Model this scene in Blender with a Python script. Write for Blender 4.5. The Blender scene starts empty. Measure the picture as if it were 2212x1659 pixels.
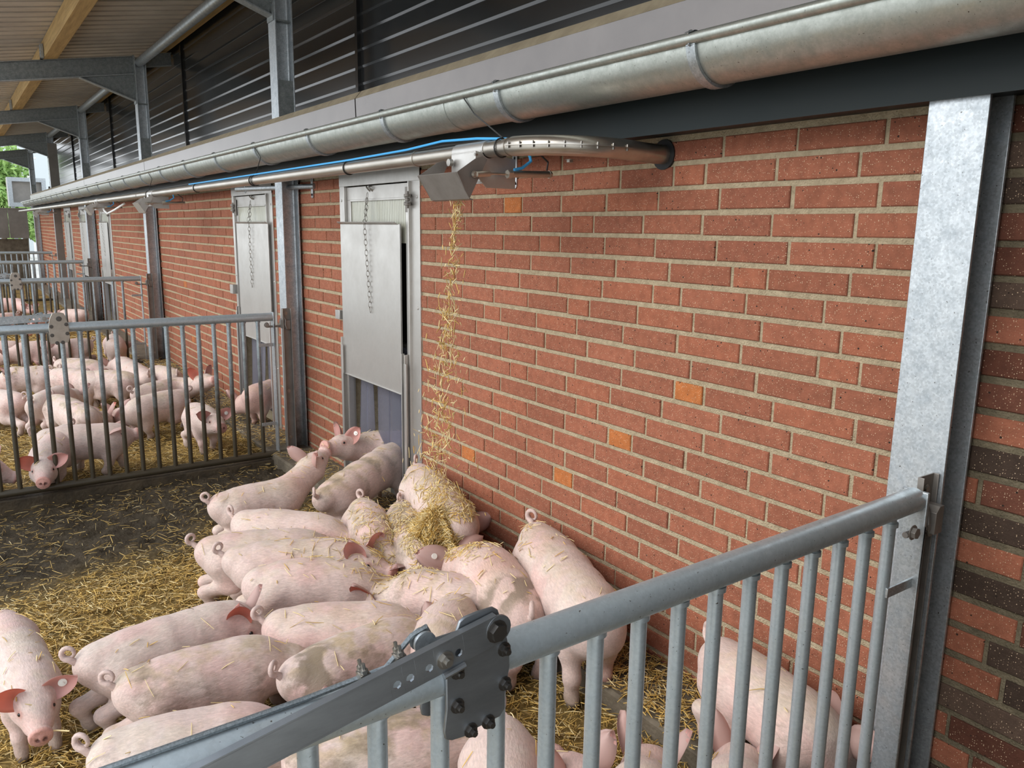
import bpy, bmesh, math, random
import numpy as np
from mathutils import Vector, Matrix

random.seed(7)
rng = np.random.default_rng(7)
scene = bpy.context.scene
col = scene.collection

# ------------------------------------------------------------------ camera, sky, sun, exposure
CAM = np.array([-2.103, 0.7089, 1.6339])
YAW, PITCH, ROLL, FPX = 0.6165, -0.1931, 0.0144, 1705.83
def cam_axes():
    ca, sa, cb, sb = math.cos(YAW), math.sin(YAW), math.cos(PITCH), math.sin(PITCH)
    f = np.array([sa*cb, ca*cb, sb]); r = np.array([ca, -sa, 0.]); u = np.cross(r, f)
    r2 = math.cos(ROLL)*r + math.sin(ROLL)*u
    u2 = -math.sin(ROLL)*r + math.cos(ROLL)*u
    return r2, u2, f
RX, UX, FX = cam_axes()
cd = bpy.data.cameras.new('camera'); cam = bpy.data.objects.new('camera', cd); col.objects.link(cam)
cd.sensor_width = 36; cd.sensor_fit = 'HORIZONTAL'; cd.lens = FPX*36/2212
cd.clip_start = 0.02; cd.clip_end = 400
M = Matrix.Identity(4)
for i in range(3):
    M[i][0] = RX[i]; M[i][1] = UX[i]; M[i][2] = -FX[i]; M[i][3] = CAM[i]
cam.matrix_world = M
scene.camera = cam

w = bpy.data.worlds.new('sky'); scene.world = w; w.use_nodes = True
nt = w.node_tree; nt.nodes.clear()
out = nt.nodes.new('ShaderNodeOutputWorld'); bg = nt.nodes.new('ShaderNodeBackground')
tc = nt.nodes.new('ShaderNodeTexCoord'); sep = nt.nodes.new('ShaderNodeSeparateXYZ')
ramp = nt.nodes.new('ShaderNodeValToRGB')
ramp.color_ramp.elements[0].position = 0.0; ramp.color_ramp.elements[0].color = (0.93, 0.97, 1.0, 1)
ramp.color_ramp.elements[1].position = 0.7; ramp.color_ramp.elements[1].color = (0.72, 0.84, 1.0, 1)
nt.links.new(tc.outputs['Generated'], sep.inputs[0]); nt.links.new(sep.outputs['Z'], ramp.inputs[0])
nt.links.new(ramp.outputs[0], bg.inputs['Color']); bg.inputs['Strength'].default_value = 1.55
nt.links.new(bg.outputs[0], out.inputs['Surface'])

sd = bpy.data.lights.new('sun', 'SUN'); sd.energy = 2.0; sd.angle = math.radians(50); sd.color = (1.0, 0.95, 0.88)
sun = bpy.data.objects.new('sun', sd); col.objects.link(sun)
sdir = Vector((0.80, -0.10, -0.60)).normalized()           # direction the light travels
sun.rotation_euler = sdir.to_track_quat('-Z', 'Y').to_euler()

scene.view_settings.view_transform = 'Standard'; scene.view_settings.look = 'None'
scene.view_settings.exposure = 0.33; scene.view_settings.gamma = 1.0
scene.view_settings.use_curve_mapping = False

# ------------------------------------------------------------------ helpers
def ray(px, py):
    return RX*((px-1106)/FPX) + UX*(-(py-829.5)/FPX) + FX
def at_z(px, py, z):
    d = ray(px, py); return CAM + d*((z-CAM[2])/d[2])
def at_y(px, py, y):
    d = ray(px, py); return CAM + d*((y-CAM[1])/d[1])
def at_x(px, py, x):
    d = ray(px, py); return CAM + d*((x-CAM[0])/d[0])

def wloc(o):
    v = Vector((0, 0, 0))
    while o is not None:
        v += o.location; o = o.parent
    return v
def tag(o, label=None, cat=None, group=None, kind=None):
    if label: o['label'] = label
    if cat: o['category'] = cat
    if group: o['group'] = group
    if kind: o['kind'] = kind
    return o
def empty(name, loc, label=None, cat=None, group=None, kind=None):
    o = bpy.data.objects.new(name, None); col.objects.link(o); o.location = loc; o.empty_display_size = .1
    return tag(o, label, cat, group, kind)

class MB:
    def __init__(s): s.v = []; s.f = []; s.m = []
    def add(s, vs, fs, m=0):
        b = len(s.v); s.v += [tuple(map(float, p)) for p in vs]
        for f in fs: s.f.append(tuple(b+i for i in f)); s.m.append(m)
        return s
    def box(s, a, b, m=0):
        x0, y0, z0 = [min(p, q) for p, q in zip(a, b)]; x1, y1, z1 = [max(p, q) for p, q in zip(a, b)]
        return s.add([(x0,y0,z0),(x1,y0,z0),(x1,y1,z0),(x0,y1,z0),(x0,y0,z1),(x1,y0,z1),(x1,y1,z1),(x0,y1,z1)],
              [(0,3,2,1),(4,5,6,7),(0,1,5,4),(1,2,6,5),(2,3,7,6),(3,0,4,7)], m)
    def obox(s, c, ax, ay, az, m=0):       # oriented box: centre and three half-axis vectors
        c, ax, ay, az = map(Vector, (c, ax, ay, az))
        vs = [c+i*ax+j*ay+k*az for k in (-1,1) for i, j in ((-1,-1),(1,-1),(1,1),(-1,1))]
        return s.add(vs, [(0,3,2,1),(4,5,6,7),(0,1,5,4),(1,2,6,5),(2,3,7,6),(3,0,4,7)], m)
    def tube(s, path, r, n=12, caps=True, m=0, closed=False):
        P = [Vector(p) for p in path]; R = r if isinstance(r, (list, tuple)) else [r]*len(P)
        ref = None; rings = []
        for i, p in enumerate(P):
            if closed: t = (P[(i+1) % len(P)]-P[i-1]).normalized()
            else: t = (P[min(i+1, len(P)-1)]-P[max(i-1, 0)]).normalized()
            if ref is None:
                ref = t.orthogonal().normalized()
            ref = (ref - t*ref.dot(t)).normalized(); bb = t.cross(ref)
            rings.append([p+(ref*math.cos(a)+bb*math.sin(a))*R[i] for a in [2*math.pi*k/n for k in range(n)]])
        vs = [q for rg in rings for q in rg]; fs = []
        L = len(P)
        for i in range(L if closed else L-1):
            j = (i+1) % L
            for k in range(n): fs.append((i*n+k, i*n+(k+1) % n, j*n+(k+1) % n, j*n+k))
        if caps and not closed:
            fs.append(tuple(reversed(range(n)))); fs.append(tuple((L-1)*n+k for k in range(n)))
        return s.add(vs, fs, m)
    def bar(s, a, b, r, n=12, m=0): return s.tube([a, b], r, n, True, m)
    def extrude(s, prof, d, m=0, caps=True, closed=True):   # prof: 3-D points, d: vector
        n = len(prof); d = Vector(d); A = [Vector(p) for p in prof]
        vs = A+[p+d for p in A]; fs = []
        for i in range(n if closed else n-1):
            j = (i+1) % n; fs.append((i, j, n+j, n+i))
        if caps and closed: fs.append(tuple(reversed(range(n)))); fs.append(tuple(range(n, 2*n)))
        return s.add(vs, fs, m)
    def sphere(s, c, r, nu=12, nv=8, m=0):
        c = Vector(c); vs = []; fs = []
        for i in range(nv+1):
            th = math.pi*i/nv
            for k in range(nu):
                a = 2*math.pi*k/nu
                vs.append(c+Vector((math.sin(th)*math.cos(a), math.sin(th)*math.sin(a), math.cos(th)))*r)
        for i in range(nv):
            for k in range(nu): fs.append((i*nu+k, (i+1)*nu+k, (i+1)*nu+(k+1) % nu, i*nu+(k+1) % nu))
        return s.add(vs, fs, m)
    def hexbolt(s, c, d, r=.009, h=.008, shank=0, m=0):
        c = Vector(c); d = Vector(d).normalized()
        s.tube([c, c+d*h], r, 6, True, m)
        s.tube([c, c+d*.002], r*1.35, 12, True, m)
        if shank: s.tube([c+d*h, c+d*(h+shank)], r*.55, 8, True, m)
        return s
    def build(s, name, mats, parent=None, smooth=True, bevel=0, angle=40):
        me = bpy.data.meshes.new(name); o0 = wloc(parent) if parent else Vector((0, 0, 0))
        if o0.length > 0: vs = [(x-o0.x, y-o0.y, z-o0.z) for x, y, z in s.v]
        else: vs = s.v
        me.from_pydata(vs, [], s.f)
        for mt in (mats if isinstance(mats, (list, tuple)) else [mats]): me.materials.append(mt)
        if any(s.m): me.polygons.foreach_set('material_index', s.m)
        bm = bmesh.new(); bm.from_mesh(me); bmesh.ops.recalc_face_normals(bm, faces=bm.faces)
        bm.to_mesh(me); bm.free()
        o = bpy.data.objects.new(name, me); col.objects.link(o); o.parent = parent
        if smooth:
            me.polygons.foreach_set('use_smooth', [True]*len(me.polygons))
            try: me.set_sharp_from_angle(angle=math.radians(angle))
            except Exception: pass
        if bevel:
            b = o.modifiers.new('bevel', 'BEVEL'); b.width = bevel; b.segments = 2; b.limit_method = 'ANGLE'; b.angle_limit = math.radians(35)
        return o

# ------------------------------------------------------------------ materials
def mat(name, color=(.5,.5,.5), rough=.5, metal=0., spec=.5, var=0., vscale=8., color2=None, bump=0., bscale=40., vstretch=(1,1,1), detail=6., vcol=None, alpha=1., trans=0., rvar=0.):
    m = bpy.data.materials.new(name); m.use_nodes = True; n = m.node_tree.nodes; l = m.node_tree.links
    b = n['Principled BSDF']; b.inputs['Roughness'].default_value = rough; b.inputs['Metallic'].default_value = metal
    b.inputs['Specular IOR Level'].default_value = spec; b.inputs['Alpha'].default_value = alpha
    b.inputs['Transmission Weight'].default_value = trans
    t = n.new('ShaderNodeTexCoord'); mp = n.new('ShaderNodeMapping'); mp.inputs['Scale'].default_value = vstretch
    l.new(t.outputs['Object'], mp.inputs[0])
    src = None
    if vcol:
        at = n.new('ShaderNodeAttribute'); at.attribute_name = vcol; src = at.outputs['Color']
    if color2 is not None or var:
        nz = n.new('ShaderNodeTexNoise'); nz.inputs['Scale'].default_value = vscale; nz.inputs['Detail'].default_value = detail
        nz.inputs['Roughness'].default_value = .65
        l.new(mp.outputs[0], nz.inputs['Vector'])
        rp = n.new('ShaderNodeMapRange'); rp.inputs['From Min'].default_value = .32; rp.inputs['From Max'].default_value = .68
        l.new(nz.outputs['Fac'], rp.inputs['Value'])
        mx = n.new('ShaderNodeMix'); mx.data_type = 'RGBA'
        c2 = color2 if color2 is not None else tuple(c*(1-var) for c in color)
        mx.inputs[6].default_value = (*color, 1); mx.inputs[7].default_value = (*c2, 1)
        l.new(rp.outputs[0], mx.inputs[0])
        if vcol:
            mx.inputs[6].default_value = (1,1,1,1); mx.inputs[7].default_value = (1-var,1-var,1-var,1)
            mm = n.new('ShaderNodeMix'); mm.data_type = 'RGBA'; mm.blend_type = 'MULTIPLY'; mm.inputs[0].default_value = 1
            l.new(src, mm.inputs[6]); l.new(mx.outputs[2], mm.inputs[7]); src = mm.outputs[2]
        else: src = mx.outputs[2]
        if rvar:
            rr = n.new('ShaderNodeMapRange'); rr.inputs['To Min'].default_value = rough-rvar; rr.inputs['To Max'].default_value = rough+rvar
            l.new(rp.outputs[0], rr.inputs['Value']); l.new(rr.outputs[0], b.inputs['Roughness'])
    if src is not None: l.new(src, b.inputs['Base Color'])
    else: b.inputs['Base Color'].default_value = (*color, 1)
    if bump:
        nb = n.new('ShaderNodeTexNoise'); nb.inputs['Scale'].default_value = bscale; nb.inputs['Detail'].default_value = 5
        l.new(mp.outputs[0], nb.inputs['Vector'])
        bp = n.new('ShaderNodeBump'); bp.inputs['Strength'].default_value = bump; bp.inputs['Distance'].default_value = .01
        l.new(nb.outputs['Fac'], bp.inputs['Height']); l.new(bp.outputs[0], b.inputs['Normal'])
    return m

def mat_galv(name, ca, cb, rough=.42, metal=.75, spots=.35):
    m = mat(name, ca, rough, metal, .5, color2=cb, vscale=26., rvar=.1)
    n = m.node_tree.nodes; l = m.node_tree.links; b = n['Principled BSDF']
    src = b.inputs['Base Color'].links[0].from_socket
    vo = n.new('ShaderNodeTexVoronoi'); vo.inputs['Scale'].default_value = 190
    t = [x for x in n if x.type == 'TEX_COORD'][0]; l.new(t.outputs['Object'], vo.inputs['Vector'])
    sp = n.new('ShaderNodeSeparateColor'); l.new(vo.outputs['Color'], sp.inputs[0])
    mr = n.new('ShaderNodeMapRange'); mr.inputs['To Min'].default_value = 1-spots*.5; mr.inputs['To Max'].default_value = 1+spots*.3
    l.new(sp.outputs[0], mr.inputs['Value'])
    mm = n.new('ShaderNodeMix'); mm.data_type = 'RGBA'; mm.blend_type = 'MULTIPLY'; mm.inputs[0].default_value = 1
    l.new(src, mm.inputs[6]); l.new(mr.outputs[0], mm.inputs[7])
    # small dark dirt specks
    nz = n.new('ShaderNodeTexNoise'); nz.inputs['Scale'].default_value = 160; nz.inputs['Detail'].default_value = 2
    l.new(t.outputs['Object'], nz.inputs['Vector'])
    st = n.new('ShaderNodeMapRange'); st.inputs['From Min'].default_value = .70; st.inputs['From Max'].default_value = .76
    l.new(nz.outputs['Fac'], st.inputs['Value'])
    m2 = n.new('ShaderNodeMix'); m2.data_type = 'RGBA'; m2.inputs[7].default_value = (.07,.055,.04,1)
    l.new(st.outputs[0], m2.inputs[0]); l.new(mm.outputs[2], m2.inputs[6]); l.new(m2.outputs[2], b.inputs['Base Color'])
    return m

def mat_dirty_galv(name, ca, cb, zlo, zhi, dirt=(.052,.040,.023)):
    # galvanised steel caked with mud splashed up from the ground (a stain by height on the thing itself)
    m = mat_galv(name, ca, cb); n = m.node_tree.nodes; l = m.node_tree.links; b = n['Principled BSDF']
    src = b.inputs['Base Color'].links[0].from_socket
    g = n.new('ShaderNodeNewGeometry'); sp = n.new('ShaderNodeSeparateXYZ'); l.new(g.outputs['Position'], sp.inputs[0])
    nz = n.new('ShaderNodeTexNoise'); nz.inputs['Scale'].default_value = 14; nz.inputs['Detail'].default_value = 6
    l.new(g.outputs['Position'], nz.inputs['Vector'])
    ad = n.new('ShaderNodeMath'); ad.operation = 'MULTIPLY_ADD'; ad.inputs[1].default_value = .55; l.new(nz.outputs['Fac'], ad.inputs[0]); l.new(sp.outputs['Z'], ad.inputs[2])
    mr = n.new('ShaderNodeMapRange'); mr.inputs['From Min'].default_value = zhi+.28; mr.inputs['From Max'].default_value = zlo+.28
    l.new(ad.outputs[0], mr.inputs['Value'])
    mx = n.new('ShaderNodeMix'); mx.data_type = 'RGBA'; mx.inputs[7].default_value = (*dirt, 1)
    l.new(mr.outputs[0], mx.inputs[0]); l.new(src, mx.inputs[6]); l.new(mx.outputs[2], b.inputs['Base Color'])
    k = n.new('ShaderNodeMapRange'); k.inputs['To Min'].default_value = .75; k.inputs['To Max'].default_value = 0
    l.new(mr.outputs[0], k.inputs['Value']); l.new(k.outputs[0], b.inputs['Metallic'])
    return m

M_galv = mat_galv('galvanised_steel', (.50,.53,.54), (.36,.39,.41))
M_col = mat_dirty_galv('galvanised_column', (.58,.61,.63), (.42,.46,.49), -.1, .45)
M_gate = mat_galv('galvanised_gate', (.53,.59,.62), (.43,.485,.51), .42, .62, .12)
M_gated = mat_dirty_galv('galvanised_gate_muddy', (.40,.45,.47), (.30,.34,.36), .40, .82)
M_gut = mat_galv('zinc_gutter', (.51,.53,.49), (.38,.40,.365), .40, .8, .12)
M_rafter = mat_galv('galvanised_rafter', (.30,.32,.32), (.20,.22,.22), .55, .5)
M_stain = mat('stainless_sheet', (.60,.58,.55), .38, .75, color2=(.50,.48,.45), vscale=5, rvar=.08)
M_stain2 = mat('stainless_tube', (.56,.52,.46), .32, .9, color2=(.42,.38,.33), vscale=14, vstretch=(1,.25,1))
M_brown = mat('dull_stainless_profile', (.30,.275,.25), .5, .6, color2=(.22,.20,.18), vscale=9)
M_bolt = mat('bolt_steel', (.35,.33,.30), .35, .9)
M_darkbolt = mat('dark_bolt_steel', (.14,.13,.12), .35, .9)
M_plate = mat('gate_plate_steel', (.33,.35,.37), .40, .85, color2=(.24,.255,.27), vscale=7, vstretch=(1,1,4))
M_black = mat('black_rubber', (.012,.012,.013), .5)
M_lintel = mat('dark_green_coated_steel', (.006,.012,.013), .5, 0, .25, color2=(.009,.014,.014), vscale=4)
M_fascia = mat('grey_brown_coated_sheet', (.215,.193,.182), .27, .6, color2=(.18,.163,.155), vscale=3)
M_strip = mat('dusty_sheet_edge', (.33,.275,.185), .7, .1, color2=(.22,.18,.12), vscale=12)
M_clad = mat('black_profiled_cladding', (.011,.0115,.012), .17, 0, .6, color2=(.016,.016,.016), vscale=3)
M_roof = mat('fibre_cement_roof', (.60,.53,.45), .75, 0, .3, color2=(.48,.42,.355), vscale=3)
M_wood = mat('sawn_timber', (.66,.45,.19), .65, 0, .3, color2=(.42,.265,.11), vscale=3.2, vstretch=(9,.6,9), bump=.1)
M_conc = mat('dirty_concrete', (.17,.14,.10), .85, 0, .3, color2=(.075,.06,.042), vscale=7, bump=.5, bscale=60)
M_board = mat('muddy_board', (.085,.062,.036), .8, 0, .3, color2=(.035,.026,.016), vscale=9, bump=.6, bscale=40)
M_blue = mat('blue_plastic_hose', (.06,.42,.85), .35)
M_cable = mat('black_cable', (.015,.014,.013), .5)
M_rope = mat('steel_rope', (.33,.36,.37), .45, .8, var=.5, vscale=300)
M_zincw = mat('white_zinc_strap', (.62,.64,.66), .4, .6)
M_poly = mat('twin_wall_polycarbonate', (.60,.60,.50), .25, 0, .5, var=.25, vscale=40, vstretch=(1,6,.1), detail=1)
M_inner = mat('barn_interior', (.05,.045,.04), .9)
M_grey = mat('grey_panel', (.26,.24,.215), .5, .3, color2=(.17,.155,.135), vscale=2)
M_white = mat('white_plastic', (.8,.8,.78), .4)
M_leaf = mat('leaves', (.16,.30,.06), .6, 0, .3, color2=(.36,.50,.16), vscale=6)
M_bark = mat('bark', (.10,.075,.05), .9)
M_yard = mat('yard_concrete', (.52,.50,.45), .9, 0, .3, color2=(.42,.40,.36), vscale=1.5)

def mat_strip():
    m = bpy.data.materials.new('clear_pvc_strip'); m.use_nodes = True; n = m.node_tree.nodes; l = m.node_tree.links
    b = n['Principled BSDF']; b.inputs['Base Color'].default_value = (.25,.25,.285,1); b.inputs['Roughness'].default_value = .18
    tr = n.new('ShaderNodeBsdfTransparent'); tr.inputs[0].default_value = (.72,.72,.82,1)
    mx = n.new('ShaderNodeMixShader'); mx.inputs[0].default_value = .36
    l.new(tr.outputs[0], mx.inputs[1]); l.new(b.outputs[0], mx.inputs[2]); l.new(mx.outputs[0], n['Material Output'].inputs[0])
    return m
M_pvc = mat_strip()

def mat_brick():
    m = mat('red_clay_brick', vcol='Col', var=.30, vscale=34, rough=.85, spec=.25, bump=.35, bscale=220)
    n = m.node_tree.nodes; l = m.node_tree.links; b = n['Principled BSDF']
    src = b.inputs['Base Color'].links[0].from_socket
    t = [x for x in n if x.type == 'TEX_COORD'][0]
    sx = n.new('ShaderNodeSeparateXYZ'); l.new(t.outputs['Object'], sx.inputs[0]); yz = n.new('ShaderNodeCombineXYZ'); l.new(sx.outputs['Y'], yz.inputs['X']); l.new(sx.outputs['Z'], yz.inputs['Y'])
    def spots(scale, lo, hi, colr, src, soft=.02):
        vo = n.new('ShaderNodeTexVoronoi'); vo.inputs['Scale'].default_value = scale; vo.inputs['Randomness'].default_value = 1; vo.voronoi_dimensions = '2D'
        l.new(yz.outputs[0], vo.inputs['Vector'])
        sp = n.new('ShaderNodeSeparateColor'); l.new(vo.outputs['Color'], sp.inputs[0])
        rad = n.new('ShaderNodeMapRange'); rad.inputs['From Min'].default_value = lo; rad.inputs['From Max'].default_value = 1; rad.inputs['To Min'].default_value = 0; rad.inputs['To Max'].default_value = hi
        l.new(sp.outputs[0], rad.inputs['Value'])
        lt = n.new('ShaderNodeMath'); lt.operation = 'LESS_THAN'; l.new(vo.outputs['Distance'], lt.inputs[0]); l.new(rad.outputs[0], lt.inputs[1])
        mx = n.new('ShaderNodeMix'); mx.data_type = 'RGBA'; mx.inputs[7].default_value = (*colr, 1)
        l.new(lt.outputs[0], mx.inputs[0]); l.new(src, mx.inputs[6]); return mx.outputs[2]
    src = spots(180, .66, .23, (.62,.46,.31), src)
    src = spots(75, .93, .22, (.03,.02,.015), src)
    l.new(src, b.inputs['Base Color'])
    return m
M_brick = mat_brick()
M_mortar = mat('sandy_mortar', (.52,.425,.285), .95, 0, .2, color2=(.35,.28,.18), vscale=30, bump=.9, bscale=170)

def mat_pig():
    m = mat('pig_skin', vcol='Col', var=.10, vscale=20, rough=.55, spec=.3)
    n = m.node_tree.nodes; l = m.node_tree.links; b = n['Principled BSDF']
    src = b.inputs['Base Color'].links[0].from_socket
    b.inputs['Subsurface Weight'].default_value = .08; b.inputs['Subsurface Radius'].default_value = (.02,.008,.005); b.inputs['Subsurface Scale'].default_value = .4
    b.inputs['Sheen Weight'].default_value = .18; b.inputs['Sheen Roughness'].default_value = .5
    t = [x for x in n if x.type == 'TEX_COORD'][0]
    def noise(sc, stretch=(1,1,1), det=4, rough=.6):
        z = n.new('ShaderNodeTexNoise'); z.inputs['Scale'].default_value = sc; z.inputs['Detail'].default_value = det; z.inputs['Roughness'].default_value = rough
        p = n.new('ShaderNodeMapping'); p.inputs['Scale'].default_value = stretch; l.new(t.outputs['Object'], p.inputs[0]); l.new(p.outputs[0], z.inputs['Vector']); return z.outputs['Fac']
    def mr(x, a_, b_, c_, d_):
        q = n.new('ShaderNodeMapRange'); q.inputs['From Min'].default_value = a_; q.inputs['From Max'].default_value = b_; q.inputs['To Min'].default_value = c_; q.inputs['To Max'].default_value = d_; l.new(x, q.inputs['Value']); return q.outputs[0]
    hair = noise(1, (48, 170, 130), 5, .7); lump = noise(13, (1,1,1), 3)
    v = mr(hair, .30, .70, .80, 1.14)
    mm = n.new('ShaderNodeMix'); mm.data_type = 'RGBA'; mm.blend_type = 'MULTIPLY'; mm.inputs[0].default_value = 1
    l.new(src, mm.inputs[6]); l.new(v, mm.inputs[7])
    at = n.new('ShaderNodeAttribute'); at.attribute_name = 'Dirt'
    fine = noise(34, (.55, 1, 1), 8, .75)
    ad = n.new('ShaderNodeMath'); ad.operation = 'ADD'; l.new(at.outputs['Fac'], ad.inputs[0]); l.new(fine, ad.inputs[1])
    k = mr(ad.outputs[0], .80, 1.16, 0, .8)
    m2 = n.new('ShaderNodeMix'); m2.data_type = 'RGBA'; m2.inputs[7].default_value = (.20,.15,.10,1); l.new(k, m2.inputs[0]); l.new(mm.outputs[2], m2.inputs[6])
    l.new(m2.outputs[2], b.inputs['Base Color'])
    ad2 = n.new('ShaderNodeMath'); ad2.operation = 'MULTIPLY_ADD'; ad2.inputs[1].default_value = .5; l.new(hair, ad2.inputs[0]); l.new(lump, ad2.inputs[2])
    bp = n.new('ShaderNodeBump'); bp.inputs['Strength'].default_value = .6; bp.inputs['Distance'].default_value = .007
    l.new(ad2.outputs[0], bp.inputs['Height']); l.new(bp.outputs[0], b.inputs['Normal'])
    return m
M_pig = mat_pig()
def mat_ear():
    m = bpy.data.materials.new('pig_ear'); m.use_nodes = True; n = m.node_tree.nodes; l = m.node_tree.links
    b = n['Principled BSDF']; at = n.new('ShaderNodeAttribute'); at.attribute_name = 'Col'
    l.new(at.outputs['Color'], b.inputs['Base Color']); b.inputs['Roughness'].default_value = .5
    tr = n.new('ShaderNodeBsdfTranslucent'); l.new(at.outputs['Color'], tr.inputs[0])
    mx = n.new('ShaderNodeMixShader'); mx.inputs[0].default_value = .35
    l.new(b.outputs[0], mx.inputs[1]); l.new(tr.outputs[0], mx.inputs[2]); l.new(mx.outputs[0], n['Material Output'].inputs[0])
    return m
M_ear = mat_ear()
M_eye = mat('pig_eye', (.012,.008,.007), .12)
M_eartag = mat('ear_tag_plastic', (.82,.80,.74), .35)
M_straw = mat('wheat_straw', vcol='Col', var=.15, vscale=60, rough=.42, spec=.5)
M_mud = None
# ------------------------------------------------------------------ ground
def hsh(i, j, s=0):
    n = (i*374761393 + j*668265263 + s*1442695041) & 0xffffffff
    n = ((n ^ (n >> 13))*1274126177) & 0xffffffff
    return ((n ^ (n >> 16)) & 0xffff)/65535.
def vnoise(x, y, s=0):
    x = np.asarray(x, float); y = np.asarray(y, float)
    i = np.floor(x).astype(np.int64); j = np.floor(y).astype(np.int64); u = x-i; v = y-j
    u = u*u*(3-2*u); v = v*v*(3-2*v)
    return (hsh(i,j,s)*(1-u)+hsh(i+1,j,s)*u)*(1-v)+(hsh(i,j+1,s)*(1-u)+hsh(i+1,j+1,s)*u)*v
def fbm(x, y, s=0, o=4):
    t = 0; a = .5
    for k in range(o): t = t+a*vnoise(np.asarray(x)*2**k, np.asarray(y)*2**k, s+k); a *= .5
    return t/(1-.5**o)
def sstep(a, b, x):
    t = np.clip((x-a)/(b-a), 0, 1); return t*t*(3-2*t)
def mudness(x, y):
    # bare wet dung along the far gate of the near pen
    x = np.asarray(x, float); y = np.asarray(y, float)
    m = sstep(4.62, 5.45, y+.9*(fbm(x*1.6, y*1.6, 5)-.5)-.12*(x+1.2))*(1-sstep(6.25, 6.4, y))
    m = np.maximum(m, .5*sstep(.62, .75, fbm(x*2.2, y*2.2, 9)))
    return m
def zground(x, y):
    x = np.asarray(x, float); y = np.asarray(y, float)
    z = -.085-.032*np.clip(-x-.3, 0, 3)
    z = z+.05*sstep(6.35, 6.6, y)
    return z
def zfoot(x, y):
    return 0.0 if x > -.30 else float(zground(x, y))+.005

nx, ny = 130, 700
gx = np.linspace(-3.6, 0.0, nx); gy = np.concatenate([np.linspace(.2, 7.5, 420), np.linspace(7.53, 27, 280)])
X, Y = np.meshgrid(gx, gy, indexing='ij')
md = mudness(X, Y)
Z = zground(X, Y)+(fbm(X*6, Y*6, 1)-.5)*.03+(fbm(X*22, Y*22, 2)-.5)*.022*(1+1.8*md)
me = bpy.data.meshes.new('floor'); n_ = nx*len(gy)
ii = np.arange(n_).reshape(nx, len(gy))
q = np.stack([ii[:-1,:-1], ii[1:,:-1], ii[1:,1:], ii[:-1,1:]], -1).reshape(-1, 4)
me.from_pydata(np.stack([X, Y, Z], -1).reshape(-1, 3).tolist(), [], q.tolist())
ca = me.color_attributes.new('Col', 'FLOAT_COLOR', 'POINT')
lit = np.array([.25, .165, .055]); mud = np.array([.060, .046, .030])
tn = fbm(X*9, Y*9, 4)[..., None]
cc = lit*(1-md[..., None])*(.45+.9*tn)+mud*md[..., None]*(.55+.9*tn)
ca.data.foreach_set('color', np.concatenate([cc, np.ones(cc.shape[:-1]+(1,))], -1).reshape(-1).astype(np.float32))
me.polygons.foreach_set('use_smooth', [True]*len(me.polygons))
M_ground = mat('muddy_straw_litter', vcol='Col', var=.35, vscale=45, rough=.85, spec=.12, bump=1., bscale=55)
me.materials.append(M_ground)
floor = bpy.data.objects.new('floor', me); col.objects.link(floor); tag(floor, kind='structure')

# walkway and open yard further out
b = MB(); b.box((-60, -40, -.6), (-3.6, 90, -.22)); b.box((-3.6, 27, -.6), (40, 90, -.22)); b.box((-3.6, -40, -.6), (3, .2, -.22))
tag(b.build('trim_1', M_yard, smooth=False), kind='structure')

# concrete step along the foot of the wall
b = MB(); y = 0.3
while y < 26:
    y2 = min(26, y+1.0)
    b.add([(-.30,y,-.3),(-.30,y2,-.3),(-.302,y2,-.012),(-.302,y,-.012),(-.29,y2,.0),(-.29,y,.0),(.02,y2,.004),(.02,y,.004)],
          [(0,1,2,3),(3,2,4,5),(5,4,6,7)])
    y = y2
tag(b.build('trim_2', M_conc), kind='structure')

# ------------------------------------------------------------------ brick wall
HC = .083375; LB = .2791
def y_on_wall(px, z):
    a = RX*FPX-(px-1106)*FX
    return CAM[1]-(a[0]*(0-CAM[0])+a[2]*(z-CAM[2]))/a[1]
COURSES = {
 0:[1918.5,1725.3,1564.4], 1:[1859.9,1679,1525.8,1457,1342,1241], 2:[1902.4,1713.4,1556.5,1424,1311.3,1213.8,1129.5,1090.8,1021.6,958],
 3:[1849.3,1668.4,1518.8,1390.2,1284.6,1236.3,1149.7,1072.5,1006,943.4], 4:[1893.4,1705.4,1549,1416.9,1307.2,1211.5,1167.4,1089.2,1019,956.6],
 5:[1836.4,1659.3,1583,1447,1332,1234,1148,1072,1006,943.4], 6:[1781.7,1613.3,1472.3,1412.7,1301.7,1206.7,1123.7,1050.6,986.2,956.6],
 7:[1819,1646,1499.7,1378,1275.3,1227.7,1142.3,1068.3,1000.7,941.2], 8:[1860,1768,1602,1464.2,1347.5,1247,1160,1082.8,1047.4,983,925],
 9:[1802,1634.8,1493.1,1372,1269.5,1179.4,1100.5,1030.3,970,911.2], 10:[1848.8,1670,1522,1457.8,1343.5,1243.7,1160,1084.4,1016.8],
 11:[1893.9,1710.4,1558,1430.5,1320.2,1224.4,1140.7,1103.7,1032.9,972,914.4], 12:[1839.2,1665.4,1520.5,1396.8,1292,1245.4,1159.4,1082.8,1015.2],
 13:[1781.2,1618.7,1481.6,1366.7,1314.6,1221.2,1140,1066,1001.7], 14:[1658,1514,1391.7,1286.2,1197,1117.6,1082.2,1015.2],
 15:[1613.9,1545,1420.2,1313.5,1221.2,1139.1,1067.4,1001.7], 16:[1576,1446.6,1334.3,1239,1197,1118,1049,986.2,930],
 17:[1466.5,1354.8,1256.6,1171.3,1095.7,1028,998.5], 18:[1382,1281,1192,1114.3,1079.6,1015,957], 19:[1412.7,1308,1214.8,1136.5,1066.7,1002], 20:[1330,1230,1155,1082,1015.8]}
DOORS = [(4.535, 5.60, 1), (6.905, 7.97, -1), (14.38, 15.44, 1), (16.78, 17.84, -1), (19.07, 20.13, 1)]
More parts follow.
